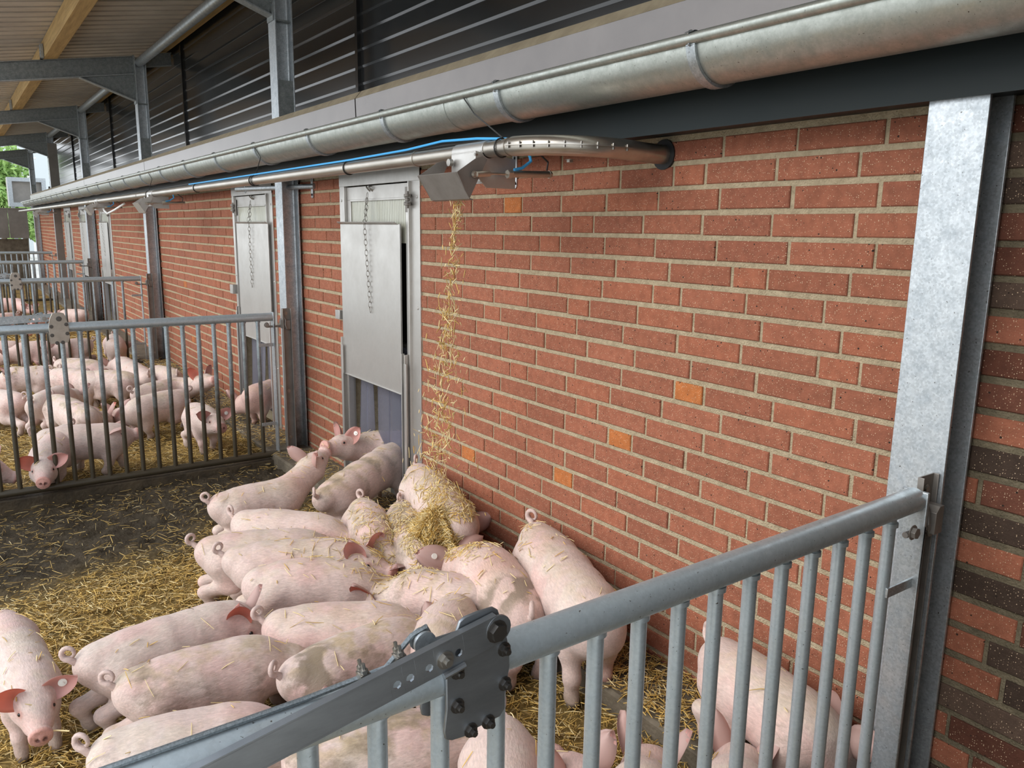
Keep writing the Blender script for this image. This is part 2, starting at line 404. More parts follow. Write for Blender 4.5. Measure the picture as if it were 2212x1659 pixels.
OPEN = [(a+.07, c-.07) for a, c, s in DOORS]
b = MB(); cols_b = []
r_ = random.Random(3)
Y0, Y1 = .25, 26.0
for k in range(25):
    zt = 1.95-k*HC-.0092; zb = 1.95-(k+1)*HC+.0092
    if k in COURSES: pr = sorted(y_on_wall(p, 1.95-(k+.5)*HC) for p in COURSES[k])
    else: pr = [1.2+(.5*LB if k % 2 else 0)+.03*r_.random()]
    while pr[0] > Y0: pr.insert(0, pr[0]-LB)
    while pr[-1] < Y1: pr.append(pr[-1]+(LB if r_.random() > .07 or pr[-1] < 4 else LB*.5))
    for a, c in zip(pr[:-1], pr[1:]):
        a2, c2 = max(a, Y0)+.006, min(c, Y1)-.006
        segs = [(a2, c2)]
        for o0, o1 in OPEN:
            if zb < 1.93:
                ns = []
                for s0, s1 in segs:
                    if s1 <= o0 or s0 >= o1: ns.append((s0, s1)); continue
                    if s0 < o0: ns.append((s0, o0))
                    if s1 > o1: ns.append((o1, s1))
                segs = ns
        half = (c-a) < LB*.7
        u = r_.random()
        cb = np.array([.342,.122,.070])*(.90+.20*r_.random())
        orange = any(abs(.5*(a+c)-y_on_wall(px_, 1.95-(k+.5)*HC)) < .05 for kk, px_ in ((10,1489),(13,1340),(16,1218),(2,1109),(17,1012)) if kk == k)
        if orange: cb = np.array([.50,.165,.05])
        elif half: cb = np.array([.375,.13,.072]) if u < .9 or a < 5 else np.array([.46,.155,.055])
        elif u < .10: cb = np.array([.375,.13,.072])
        elif u < .18: cb = np.array([.315,.112,.066])
        if .5*(a+c) < 1.60:        # near end of the wall: darker bricks, more blackish ones lower down
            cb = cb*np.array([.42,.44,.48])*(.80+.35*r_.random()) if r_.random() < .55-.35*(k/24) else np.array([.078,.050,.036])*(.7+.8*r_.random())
        for s0, s1 in segs:
            if s1-s0 < .02: continue
            e = .003; dx = -.0075+.003*(r_.random()-.5); j = lambda: (r_.random()-.5)*.0035
            y0, y1 = s0+j(), s1+j(); z0, z1 = zb+j(), zt+j()
            back = .02
            ring = [(back,y0,z0),(back,y1,z0),(back,y1,z1),(back,y0,z1)]
            mid = [(dx+e,y0+j()*.4,z0),(dx+e,y1+j()*.4,z0),(dx+e,y1,z1),(dx+e,y0,z1)]
            fr = [(dx,y0+e,z0+e),(dx,y1-e,z0+e),(dx,y1-e,z1-e),(dx,y0+e,z1-e)]
            fs = []
            for i in range(4):
                i2 = (i+1) % 4; fs += [(i,i2,4+i2,4+i),(4+i,4+i2,8+i2,8+i)]
            fs.append((8,9,10,11))
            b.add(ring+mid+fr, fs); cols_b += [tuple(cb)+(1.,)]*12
nb = len(b.v)
edges = [Y0]+[v for o in OPEN for v in o]+[Y1]
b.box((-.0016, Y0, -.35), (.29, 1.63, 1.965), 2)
for a, c in zip(edges[0::2], edges[1::2]): b.box((-.0015, max(a, 1.63), -.35), (.30, c, 1.97), 1)
for a, c in OPEN: b.box((-.0015, a, 1.93), (.30, c, 1.97), 1)
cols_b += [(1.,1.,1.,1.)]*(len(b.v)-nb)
wall = b.build('wall_right', [M_brick, M_mortar, mat('darker_mortar', (.23,.19,.125), .95, 0, .2, color2=(.11,.092,.06), vscale=14, bump=.9, bscale=170)], angle=25)  # last slot: darker mortar for the near end of the wall
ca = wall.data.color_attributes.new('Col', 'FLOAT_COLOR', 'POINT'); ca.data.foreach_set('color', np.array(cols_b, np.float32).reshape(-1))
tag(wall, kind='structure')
# inside of the barn behind the pop holes
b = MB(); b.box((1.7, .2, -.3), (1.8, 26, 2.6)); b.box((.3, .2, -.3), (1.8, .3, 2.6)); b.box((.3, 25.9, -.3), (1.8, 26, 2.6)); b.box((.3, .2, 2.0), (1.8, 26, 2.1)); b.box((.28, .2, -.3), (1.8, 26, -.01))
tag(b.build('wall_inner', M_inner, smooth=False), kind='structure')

b = MB(); b.box((-1.5, .58, -.3), (-.010, .78, 2.6)); tag(b.build('added_shade_wall', M_conc, smooth=False), kind='structure')  # added wall out of view, shades the near end of the brickwork

# lintel, fascia, cladding, roof
b = MB()
b.extrude([(-.165,.25,1.947),(-.165,.25,2.27),(.02,.25,2.27),(.02,.25,1.963)], (0, 25.6, 0)); 
lin = tag(b.build('trim_3', M_lintel, smooth=False), kind='structure')
b = MB()
fj = [-.6, float(at_x(767, 225, -.183)[1]), 10.7, 15.5, 20.3, 25.5]
for a, c in zip(fj[:-1], fj[1:]):
    b.extrude([(-.178,a,2.08),(-.186,a,2.328),(-.183,a,2.331),(-.170,a,2.331),(-.168,a,2.08)], (0, c-a-.014, 0), 0)
    b.extrude([(-.186,a,2.3285),(-.150,a,2.372),(-.143,a,2.372),(-.143,a,2.3285)], (0, c-a-.014, 0), 1)
tag(b.build('trim_4', [M_fascia, M_strip], angle=20), kind='structure')
b = MB(); b.extrude([(-.143,-.6,2.365),(-.143,-.6,2.355),(.31,-.6,2.43),(.31,-.6,2.44)], (0, 26.1, 0)); tag(b.build('trim_5', M_strip, smooth=False), kind='structure')

b = MB()
cj = [-.8, 1.15, 5.905, 10.62, 15.48, 20.3, 25.4]
for a, c in zip(cj[:-1], cj[1:]):
    prof = []; z = 2.38
    while z < 3.95:
        prof += [(.285, z), (.285, z+.080), (.2825, z+.0805), (.2798, z+.0965), (.285, z+.098)]
        z += .1095
    pts = [(x, a+.012, z) for x, z in prof]+[(.33, a+.012, z), (.33, a+.012, 2.38)]
    b.extrude(pts, (0, c-a-.024, 0))
for c in cj[1:-1]: b.box((.262, c-.02, 2.38), (.30, c+.02, 3.9))
tag(b.build('wall_upper', M_clad, angle=25), kind='structure')

def zroof(x): return 3.52+.17*(x+.165)
b = MB(); prof = []
yy = -1.5; p = .222
while yy < 25.6:
    prof += [(yy, 0), (yy+.66*p, 0), (yy+.70*p, .11), (yy+.93*p, .11), (yy+.97*p, 0)]
    yy += p
x0, x1 = .36, -2.15
zA, zB = zroof(x0)+.185, zroof(x1)+.185
vs = []
for (y, h) in prof: vs.append((x0, y, zA+h))
for (y, h) in prof: vs.append((x1, y, zB+h))
n = len(prof); fs = [(i, i+1, n+i+1, n+i) for i in range(n-1)]
vs2 = [(x, y, z+.008) for x, y, z in vs]; fs2 = [tuple(2*n+i for i in reversed(f)) for f in fs]
b.add(vs+vs2, fs+fs2)
tag(b.build('ceiling', M_roof, angle=20), kind='structure')

# ------------------------------------------------------------------ doors (pig pop holes with sliding plate, chain and strip curtain)
def chain_links(bm, pts, ll=.03, r=.0022, m=0):
    # pts: polyline, hang links along it
    L = 0; seg = []
    P = [Vector(p) for p in pts]
    tot = sum((b_-a_).length for a_, b_ in zip(P[:-1], P[1:])); nl = max(1, int(tot/(ll*.78)))
    def pos(s):
        for a_, b_ in zip(P[:-1], P[1:]):
            d = (b_-a_).length
            if s <= d: return a_+(b_-a_)*(s/d), (b_-a_).normalized()
            s -= d
        return P[-1], (P[-1]-P[-2]).normalized()
    for i in range(nl):
        c, t = pos((i+.5)*tot/nl)
        s = t.cross(Vector((1, 0, 0))).normalized() if i % 2 == 0 else Vector((1, 0, 0))
        s = (s-t*s.dot(t)).normalized(); path = []
        for k in range(10):
            a = 2*math.pi*k/10; ca_, sa_ = math.cos(a), math.sin(a)
            path.append(c+t*(ll*.5*ca_)+s*(ll*.26*sa_))
        bm.tube(path, r, 6, False, m, True)

for di, (ya, yb, sg) in enumerate(DOORS):
    # sg=+1: hinge hardware on the near (small y) side
    def Y(v): return ya+v if sg > 0 else yb-v           # distance from hinge-side edge
    root = empty('door_%d' % (di+1), (0, (ya+yb)/2, 0), kind='structure')
    W = yb-ya; far = di > 1
    f = MB()
    f.box((-.014, Y(0), -.02), (.02, Y(.105), 1.95)); f.box((-.014, Y(W-.105), -.02), (.02, Y(W), 1.95))
    f.box((-.016, Y(0), 1.885), (.02, Y(W), 1.965))
    f.box((-.03, Y(.098), 0), (.01, Y(.108), 1.885)); f.box((-.03, Y(W-.108), 0), (.01, Y(W-.098), 1.885))
    for z in (.5, 1.2, 1.8):
        for v in (.03, W-.03): f.hexbolt((-.014, Y(v), z), (-1, 0, 0), .007, .004)
    f.build('frame', M_stain, root, bevel=.002)
    d = MB()
    d.box((-.012, Y(.112), 1.80), (.015, Y(W-.112), 1.878)); d.box((-.012, Y(.112), .75), (.015, Y(.165), 1.8)); d.box((-.012, Y(W-.165), .75), (.015, Y(W-.112), 1.8))
    d.box((-.016, Y(.165), 1.79), (.01, Y(W-.165), 1.802))
    d.build('door_leaf', M_stain, root, bevel=.0015)
    g = MB(); nrib = 34
    for i in range(nrib):
        v0 = .165+(W-.33)*i/nrib; v1 = .165+(W-.33)*(i+.86)/nrib
        g.box((-.004, Y(v0), 1.55), (.004, Y(v1), 1.79))
    g.box((-.001, Y(.165), 1.55), (.003, Y(W-.165), 1.79))
    g.build('window_pane', M_poly, root, smooth=False)
    pl = MB()
    p0, p1 = .185, W-.055
    pl.box((-.038, Y(p0), .69), (-.034, Y(p1), 1.655))
    pl.extrude([(-.034, Y(p0+.03), 1.652), (-.038, Y(p0+.03), 1.655), (-.060, Y(p0+.03), 1.668), (-.062, Y(p0+.03), 1.664), (-.044, Y(p0+.03), 1.652)], (0, Y(p1)-Y(p0+.03), 0))
    pl.box((-.038, Y(p0), .69), (-.030, Y(p0+.004), 1.655))
    pl.box((-.046, Y(p0), .688), (-.034, Y(p1), .692))
    plate = pl.build('sliding_plate', M_stain, root, bevel=.001)
    hk = MB(); cy = Y(.60); zc = 1.855
    hk.tube([(-.02-.02*math.cos(a), cy+.018*math.sin(a), zc+.018*math.cos(a)*1.0) for a in np.linspace(.5, 5.6, 12)], .005, 8)
    hk.bar((-.012, cy, zc+.02), (-.03, cy, zc+.018), .005, 8)
    hook = hk.build('hook', M_bolt, root)
    ch = MB()
    chain_links(ch, [(-.036, cy, 1.835), (-.052, cy+.012*sg, 1.672), (-.058, cy+.005*sg, 1.66), (-.046, cy-.03*sg, 1.13)], .038, .0019)
    chain_links(ch, [(-.040, cy+.004, 1.80), (-.058, cy-.018*sg, 1.67)], .038, .0019)
    ch.build('chain', M_bolt, root)
    h = MB()
    h.extrude([(-.018, Y(.115), 1.72), (-.018, Y(.105), 1.735), (-.018, Y(.105), 1.84), (-.018, Y(.115), 1.855), (-.018, Y(.15), 1.855), (-.018, Y(.15), 1.72)], (-.006, 0, 0))
    for z in (1.762, 1.785, 1.808): h.tube([(-.035, Y(.098), z-.007), (-.035, Y(.098), z+.007)], .02 if z != 1.785 else .013, 14)
    h.bar((-.035, Y(.098), 1.74), (-.035, Y(.098), 1.83), .008, 8)
    h.box((-.04, Y(.06), 1.795), (-.03, Y(.13), 1.80)); h.box((-.04, Y(.06), 1.77), (-.03, Y(.13), 1.775))
    h.build('hinge', M_brown, root, bevel=.0015)
    gd = MB()
    for v, z1 in ((.118, .93), (W-.06, .93)):
        gd.box((-.055, Y(v), 0), (-.018, Y(v+.006), z1)); gd.box((-.058, Y(v-.02), 0), (-.052, Y(v+.006), z1-.05))
    gd.box((-.05, Y(.165), 0), (-.03, Y(.172), .93))
    gd.build('guide_rail', M_stain, root, bevel=.001)
    if not far:
        cp = MB(); cp.box((-.05, Y(W-.03), 1.04), (-.012, Y(W+.04), 1.10)) if sg > 0 else cp.box((-.075, Y(.02), 1.04), (-.012, Y(.10), 1.12))
        cp.build('catch_plate', M_stain, root, bevel=.002)
    # strip curtain
    if di == 0: strips = [(.20,.36,.0,.0),(.34,.50,.01,.0),(.49,.66,.0,.005),(.74,.80,-.03,.09),(.80,.90,.03,.02)]
    elif di == 1: strips = [(.24,.40,-.03,.0),(.36,.50,.05,.02),(.50,.62,.10,.06),(.64,.78,.02,.01),(.80,.92,.0,.0)]
    else: strips = [(.2,.4,0,0),(.42,.66,.01,.01),(.66,.9,0,0)]
    for (v0, v1, sw, tw) in strips:
        s = MB(); nn = 12; vs = []; fs = []
        for i in range(nn+1):
            t = i/nn; z = .95-.86*t
            for j in range(9):
                u = j/8; v = v0+(v1-v0)*u+(.32*sw*t*t*3)
                x = .035-.016*math.sin(math.pi*u)*(1+.3*math.sin(7*v0))-.10*abs(sw)*t*t*6-.5*tw*t*(u-.5)
                vs.append((x, Y(v), z))
        for i in range(nn):
            for j in range(8): fs.append((i*9+j, i*9+j+1, (i+1)*9+j+1, (i+1)*9+j))
        vs2 = [(x+.003, y, z) for x, y, z in vs]; k = len(vs)
        s.add(vs+vs2, fs+[tuple(k+i for i in reversed(f)) for f in fs]+[(i*9, i*9+9, k+i*9+9, k+i*9) for i in range(nn)]+[(i*9+8, k+i*9+8, k+i*9+17, i*9+17) for i in range(nn)])
        s.build('curtain_strip', M_pvc, root)
    lp = MB(); lp.box((.022, Y(.17), .93), (.05, Y(W-.12), .97)); lp.build('curtain_rail', M_brown, root)

# ------------------------------------------------------------------ steel columns, rafters, purlins, struts
COLY = [1.62, 6.30, 11.03, 15.88, 20.72, 25.5]      # near edge of each column
colnames = ['nearest, beside the latch of the front gate', 'second, between the two nearest pig doors', 'third, behind the second gate', 'fourth, beyond the third gate', 'fifth, far off and boxed in with sheet', 'sixth, at the far end of the barn']
for i, y in enumerate(COLY):
    D0, D1, B, tf = -.145, -.022, .14, .009
    root = empty('steel_column', (-.083, y+B/2, -.05), 'galvanised steel column against the brick wall, '+colnames[i], 'column', 'steel columns along the wall')
    zt = 1.99 if i == 0 else 3.52
    p = MB(); p.box((D0, y, -.12), (D0+tf, y+B, zt)); p.build('front_flange', M_col, root, bevel=.0015)
    p = MB(); p.box((D1-tf, y, -.12), (D1, y+B, zt)); p.build('back_flange', M_col, root, bevel=.0015)
    p = MB(); p.box((D0+tf, y+B/2-.004, -.12), (D1-tf, y+B/2+.004, zt))
    # rolled fillets between web and flanges
    for xs, sgn in ((D0+tf, 1), (D1-tf, -1)):
        for ys in (-1, 1):
            p.extrude([(xs, y+B/2+ys*.004, -.12), (xs+sgn*.012, y+B/2+ys*.004, -.12), (xs+sgn*.004, y+B/2+ys*.008, -.12), (xs, y+B/2+ys*.016, -.12)], (0, 0, zt+.12))
    p.build('web', M_col, root)
    if i:
        p = MB(); p.box((D0+tf, y+.004, 2.3), (D1-tf, y+.010, 2.62)); p.build('cover_plate', M_rafter, root)
        p = MB(); p.box((D0+tf, y+.006, 3.0), (D1-tf, y+B-.006, 3.01)); p.build('stiffener', M_rafter, root)
        if i == 4:
            p = MB(); p.box((D0-.002, y-.012, 0), (D1+.05, y-.004, 3.3)); p.build('cover_sheet', M_grey, root)
        # rafter
        ym = y+B/2; rr = empty('roof_rafter', (-1.0, ym, 3.3), 'galvanised steel rafter sloping down to the yard, bolted to the '+['','second','third','fourth','fifth','sixth'][i]+' column', 'rafter', 'steel rafters')
        H = .20; xe = -2.05; xs_ = -.155
        def zt_(x): return zroof(x)
        p = MB(); p.extrude([(xs_, ym-.003, zt_(xs_)-H), (xs_, ym-.003, zt_(xs_)), (xe, ym-.003, zt_(xe)), (xe, ym-.003, zt_(xe)-H)], (0, .006, 0)); p.build('web', M_rafter, rr)
        p = MB(); p.extrude([(xs_, ym-.05, zt_(xs_)), (xs_, ym-.05, zt_(xs_)-.009), (xe, ym-.05, zt_(xe)-.009), (xe, ym-.05, zt_(xe))], (0, .10, 0)); p.build('top_flange', M_rafter, rr)
        p = MB(); p.extrude([(xs_, ym-.05, zt_(xs_)-H), (xs_, ym-.05, zt_(xs_)-H+.009), (xe, ym-.05, zt_(xe)-H+.009), (xe, ym-.05, zt_(xe)-H)], (0, .10, 0)); p.build('bottom_flange', M_galv, rr)
        p = MB(); p.box((xs_, ym-.06, 3.0), (xs_+.012, ym+.06, 3.53))
        for zz in (3.12, 3.26, 3.42): p.hexbolt((xs_, ym-.04, zz), (-1, 0, 0), .011, .01)
        p.build('end_plate', M_rafter, rr)
        xh = -.69
        p = MB(); p.extrude([(xs_, ym-.004, 3.04), (xs_, ym-.004, zt_(xs_)-H), (xh, ym-.004, zt_(xh)-H)], (0, .008, 0)); p.build('haunch_plate', M_rafter, rr)
        p = MB(); p.extrude([(xs_, ym-.045, 3.04), (xs_, ym-.045, 3.031), (xh-.02, ym-.045, zt_(xh)-H-.009), (xh-.02, ym-.045, zt_(xh)-H)], (0, .09, 0)); p.build('haunch_flange', M_galv, rr)
        # stub to the cladding
        p = MB(); xa, xb = D1+.002, .27
        for o_ in (0, -.135): p.extrude([(xa, ym-.04, zt_(xa)+.02+o_), (xa, ym-.04, zt_(xa)+.012+o_), (xb, ym-.04, zt_(xb)+.012+o_), (xb, ym-.04, zt_(xb)+.02+o_)], (0, .08, 0))
        p.extrude([(xa, ym-.003, zt_(xa)-.12), (xa, ym-.003, zt_(xa)+.02), (xb, ym-.003, zt_(xb)+.02), (xb, ym-.003, zt_(xb)-.12)], (0, .006, 0))
        p.build('stub_beam', M_rafter, rr)
bays = ['nearest', 'second', 'third', 'fourth', 'farthest']
for i in range(1, 6):
    y0 = COLY[i-1]+.07 if i > 1 else -1.0; y1 = COLY[i]+.07
    p = MB(); p.bar((-.09, y0+.06, 3.455), (-.09, y1-.06, 3.455), .048, 20)
    o = p.build('tie_tube', M_galv); tag(o, 'round galvanised tie tube under the roof edge, '+bays[i-1]+' bay', 'tube', 'tie tubes between the columns')
    for nm, xc, wd, hh, lab in (('roof_purlin', -.985, .14, .18, 'thick sawn timber purlin under the roof sheets, '), ('wall_plate', .20, .09, .12, 'timber plate at the top of the black cladding, ')):
        zc = zroof(xc)
        if nm == 'wall_plate': zc += .04
        p = MB(); a, c = (y0-.06 if i > 1 else y0), y1-.02
        p.extrude([(xc-wd/2, a, zroof(xc-wd/2)+zc-zroof(xc)), (xc+wd/2, a, zroof(xc+wd/2)+zc-zroof(xc)), (xc+wd/2, a, zroof(xc+wd/2)+zc-zroof(xc)+hh), (xc-wd/2, a, zroof(xc-wd/2)+zc-zroof(xc)+hh)], (0, c-a, 0))
        o = p.build(nm, M_wood, bevel=.004); tag(o, lab+bays[i-1]+' bay', 'timber beam', 'timber beams')
    if i in (1, 2, 3):
        p = MB(); yb_ = COLY[i]-.02; p.box((-1.085, yb_-.12, zroof(-1.1)+.0), (-1.06, yb_+.02, zroof(-1.1)+.14)); p.box((-1.085, yb_-.04, zroof(-1.1)), (-1.06, yb_+.02, zroof(-1.1)+.02))
        for z in (.04, .07, .10):
            p.hexbolt((-1.085, yb_-.07, zroof(-1.1)+z), (-1, 0, 0), .007, .006)
        o = p.build('beam_bracket', M_galv); tag(o, 'bolted steel bracket holding the timber purlin on the '+['second','third','fourth'][i-1]+' column rafter', 'bracket', 'purlin brackets')

# ------------------------------------------------------------------ gutter
GX, GZ, GR = -.292, 2.143, .103
root = empty('gutter', (GX, 12, GZ), 'half-round zinc gutter running the whole length above the brick wall', 'gutter')
ga, gb = -.6, 25.5
p = MB(); n = 22; arc = [(GX-GR*math.cos(math.pi*t/n), GZ-GR*math.sin(math.pi*t/n)) for t in range(n+1)]
arc_in = [(GX-(GR-.002)*math.cos(math.pi*t/n), GZ-(GR-.002)*math.sin(math.pi*t/n)) for t in range(n, -1, -1)]
p.extrude([(x, ga, z) for x, z in arc+arc_in], (0, gb-ga, 0))
p.extrude([(x, gb-.004, z) for x, z in arc], (0, .004, 0))
p.build('trough', M_gut, root, angle=60)
p = MB(); p.bar((GX-GR-.004, ga, GZ+.006), (GX-GR-.004, gb, GZ+.006), .016, 14); p.build('bead', M_gut, root)
for k in range(-2, 25):
    y = 2.28+.945*k
    p = MB(); R = GR+.009; R2 = GR+.0005
    A = [(GX-R*math.cos(math.pi*t/n), GZ-R*math.sin(math.pi*t/n)) for t in range(n+1)]
    B_ = [(GX-R2*math.cos(math.pi*t/n), GZ-R2*math.sin(math.pi*t/n)) for t in range(n, -1, -1)]
    p.extrude([(x, y, z) for x, z in A+B_], (0, .032, 0))
    p.tube([(GX-GR-.004+.0195*math.cos(a), y+.016, GZ+.006+.0195*math.sin(a)) for a in np.linspace(-2.2, 2.6, 12)], .003, 6)
    p.extrude([(GX-GR-.004+.0195*math.cos(a), y, GZ+.006+.0195*math.sin(a)) for a in np.linspace(-1.9, 2.4, 10)], (0, .032, 0), closed=False)
    p.hexbolt((GX-GR*.93-.003, y+.016, GZ-.037), (-.95, 0, -.3), .0075, .003)
    p.box((GX+GR-.004, y, GZ-.01), (-.176, y+.032, GZ+.06))
    p.build('gutter_bracket', M_galv, root)
for y in (3.63, 8.4, 12.9):
    p = MB(); R = GR+.0022
    p.extrude([(GX-R*math.cos(math.pi*t/n), y, GZ-R*math.sin(math.pi*t/n)) for t in range(n+1)]+[(GX-GR*math.cos(math.pi*t/n), y, GZ-GR*math.sin(math.pi*t/n)) for t in range(n, -1, -1)], (0, .10, 0))
    p.build('joint_sleeve', M_gut, root, angle=60)

# ------------------------------------------------------------------ feed pipe with its corner and outlets
PX, PZ, PR = -.465, 1.917, .0285
root = empty('feed_pipe', (PX, 12, PZ), 'stainless straw pipe under the gutter, bending into the brick wall', 'pipe')
p = MB(); p.bar((PX, 3.02, PZ), (PX, 25.4, PZ), PR, 20); p.build('tube', M_stain2, root)
RB = .27; cx, cy = PX+RB, 3.03
arcp = [(cx-RB*math.cos(a), cy-RB*math.sin(a), PZ-.012*a/1.57) for a in np.linspace(0, math.pi/2, 18)]
p = MB(); p.tube(arcp+[(-.10, cy-RB, PZ-.016), (.05, cy-RB, PZ-.018)], PR*1.18, 20); 
# housing disc that closes the inside of the bend
disc = [(cx, cy, PZ-.016)]+[(cx-(RB-.01)*math.cos(a), cy-(RB-.01)*math.sin(a), PZ-.006-.012*a/1.57-.018) for a in np.linspace(-.15, math.pi/2+.2, 20)]
p.extrude(disc, (0, 0, .034))
el = p.build('corner_housing', M_stain2, root, angle=50)
p = MB(); fo = [(cx-(RB+PR*1.18+.008)*math.cos(a), cy-(RB+PR*1.18+.008)*math.sin(a), PZ-.0005-.012*a/1.57) for a in np.linspace(0, math.pi/2, 22)]
fi = [(cx-(RB+PR)*math.cos(a), cy-(RB+PR)*math.sin(a), PZ-.0005-.012*a/1.57) for a in np.linspace(math.pi/2, 0, 22)]
p.extrude(fo+fi, (0, 0, .003)); p.build('flange', M_stain2, el)
for a in np.linspace(.06, 1.5, 9):
    p = MB(); c = Vector((cx-(RB+PR*1.18+.003)*math.cos(a), cy-(RB+PR*1.18+.003)*math.sin(a), PZ-.012*a/1.57))
    p.bar(c-Vector((0, 0, .009)), c+Vector((0, 0, .012)), .0035, 6); p.build('bolt', M_bolt, el)
p = MB(); c = Vector((cx-.10, cy-.10, PZ-.04)); p.hexbolt(c, (0, 0, -1), .012, .01); p.build('bolt', M_bolt, el)
p = MB(); p.tube([(-.012, cy-RB, PZ-.017), (.02, cy-RB, PZ-.017)], .052, 20); p.build('wall_seal', M_black, root)
for y in (3.05, 3.72, 8.9, 9.6, 12.2, 12.9):
    p = MB(); p.tube([(PX, y, PZ), (PX, y+.014, PZ)], PR+.003, 20); p.build('coupling_ring', M_stain2, root)
for y in (4.42, 5.9, 7.3):
    p = MB(); p.tube([(PX+(PR+.003)*math.cos(a), y, PZ+(PR+.003)*math.sin(a)) for a in np.linspace(0, 2*math.pi, 20, endpoint=False)], .003, 6, False, 0, True); p.build('cable_tie', M_cable, root)

def outlet(y, lab, near=False):
    # straw outlet: hopper under the pipe, swinging flap in front and a small air cylinder
    r0 = empty('straw_outlet', (PX, y, PZ-.06), lab, 'straw outlet', 'straw outlets on the pipe')
    z0 = PZ-.008
    p = MB()
    p.box((PX-PR-.005, y-.10, z0-.006), (PX-PR+.002, y+.10, z0+.003)); p.tube([(PX, y-.105, PZ), (PX, y+.105, PZ)], PR+.0035, 20)
    p.box((PX-PR-.006, y-.10, PZ-.115), (PX-PR-.003, y+.10, z0)); p.box((PX+PR+.003, y-.10, PZ-.115), (PX+PR+.006, y+.10, z0))
    p.box((PX-PR-.006, y+.098, PZ-.09), (PX+PR+.006, y+.102, z0))
    p.extrude([(PX-PR-.03, y-.105, z0), (PX+PR+.09, y-.105, z0-.02), (PX+PR+.09, y-.105, PZ-.135), (PX-.01, y-.105, PZ-.135), (PX-PR-.03, y-.105, PZ-.09)], (0, .004, 0))
    p.build('hopper', M_stain, r0, bevel=.001)
    FD = .022; p = MB(); t = .003
    q0 = [(PX-PR-.04, z0-.065), (PX-PR-.115, z0-.09), (PX-PR-.05, z0-.165), (PX-PR-.035, z0-.17)]
    vs = []
    A = [(PX-PR-.02, y-.135, z0-.058-FD), (PX-PR-.13, y-.145, z0-.060-FD), (PX-PR-.075, y-.135, z0-.148-FD), (PX-PR-.06, y-.135, z0-.152-FD)]
    Bv = [(x, 2*y-yy, z) for x, yy, z in A]
    p.add(A+Bv+[(x+.003, yy, z+.003) for x, yy, z in A+Bv], [(1,2,6,5),(2,3,7,6),(8+1,8+5,8+6,8+2),(8+2,8+6,8+7,8+3),(1,5,13,9),(1,9,10,2),(5,6,14,13),(2,10,11,3),(6,7,15,14),(3,11,15,7)])
    for s in (-1, 1):
        yy = y+s*.135
        p.extrude([(PX-PR-.13, yy, z0-.060-FD), (PX-PR-.075, yy, z0-.148-FD), (PX-PR-.055, yy, z0-.11-FD), (PX-PR+.0, yy, z0-.03), (PX-PR-.02, yy, z0-.02), (PX-PR-.05, yy, z0-.03)], (0, s*.003, 0))
    p.build('flap', M_brown if near else M_stain, r0, angle=20)
    p = MB(); yy = y-.145
    p.hexbolt((PX-PR-.06, yy, z0-.085), (0, -1, 0), .009, .012); p.bar((PX-PR-.055, yy-.008, z0-.085), (PX-PR+.0, yy-.008, z0-.08), .0105, 12)
    p.bar((PX-PR, yy-.008, z0-.08), (PX+PR+.03, yy-.008, z0-.078), .004, 8); p.tube([(PX+PR+.02, yy-.008, z0-.078), (PX+PR+.04, yy-.008, z0-.077)], .016, 6)
    p.bar((PX+PR+.04, yy-.008, z0-.077), (PX+PR+.21, yy-.008, z0-.07), .0125, 14)
    p.hexbolt((PX+PR+.21, yy-.008, z0-.07), (1, 0, 0), .011, .012)
    p.build('air_cylinder', M_stain2, r0)
    p = MB(); p.tube([(PX-PR-.015, y+.085, z0-.03), (PX-PR-.03, y+.085, z0-.03)], .014, 12); p.tube([(PX-PR-.02, y-.10, z0-.012), (PX-PR-.03, y-.10, z0-.012)], .007, 6); p.build('pivot_bolt', M_bolt, r0)
    p = MB(); a0 = Vector((PX+PR+.05, yy-.008, z0-.062))
    p.tube([a0, a0+Vector((.035, 0, .008)), a0+Vector((.075, 0, .035)), a0+Vector((.07, .01, .075)), a0+Vector((.05, .02, .10))], .006, 8)
    p.build('air_line', M_blue, r0)
    p = MB(); a0 = Vector((PX+PR+.20, yy-.008, z0-.056))
    p.tube([a0, a0+Vector((.005, 0, .03)), a0+Vector((-.03, .01, .06)), a0+Vector((-.09, .02, .09))], .0035, 8)
    p.build('cable', M_cable, r0)
outlet(3.29, 'nearest straw outlet with open steel flap, dropping straw over the pigs', True)
OUTY = [float(at_x(318, 427, PX-.05)[1]), float(at_x(203, 437, PX-.05)[1]), float(at_x(82, 440, PX-.05)[1])]
for yy_, lb in zip(OUTY, ('second straw outlet along the pipe, above the third column', 'third straw outlet along the pipe, above the narrow far pig door', 'small straw outlet at the far end of the pipe')):
    outlet(yy_, lb)
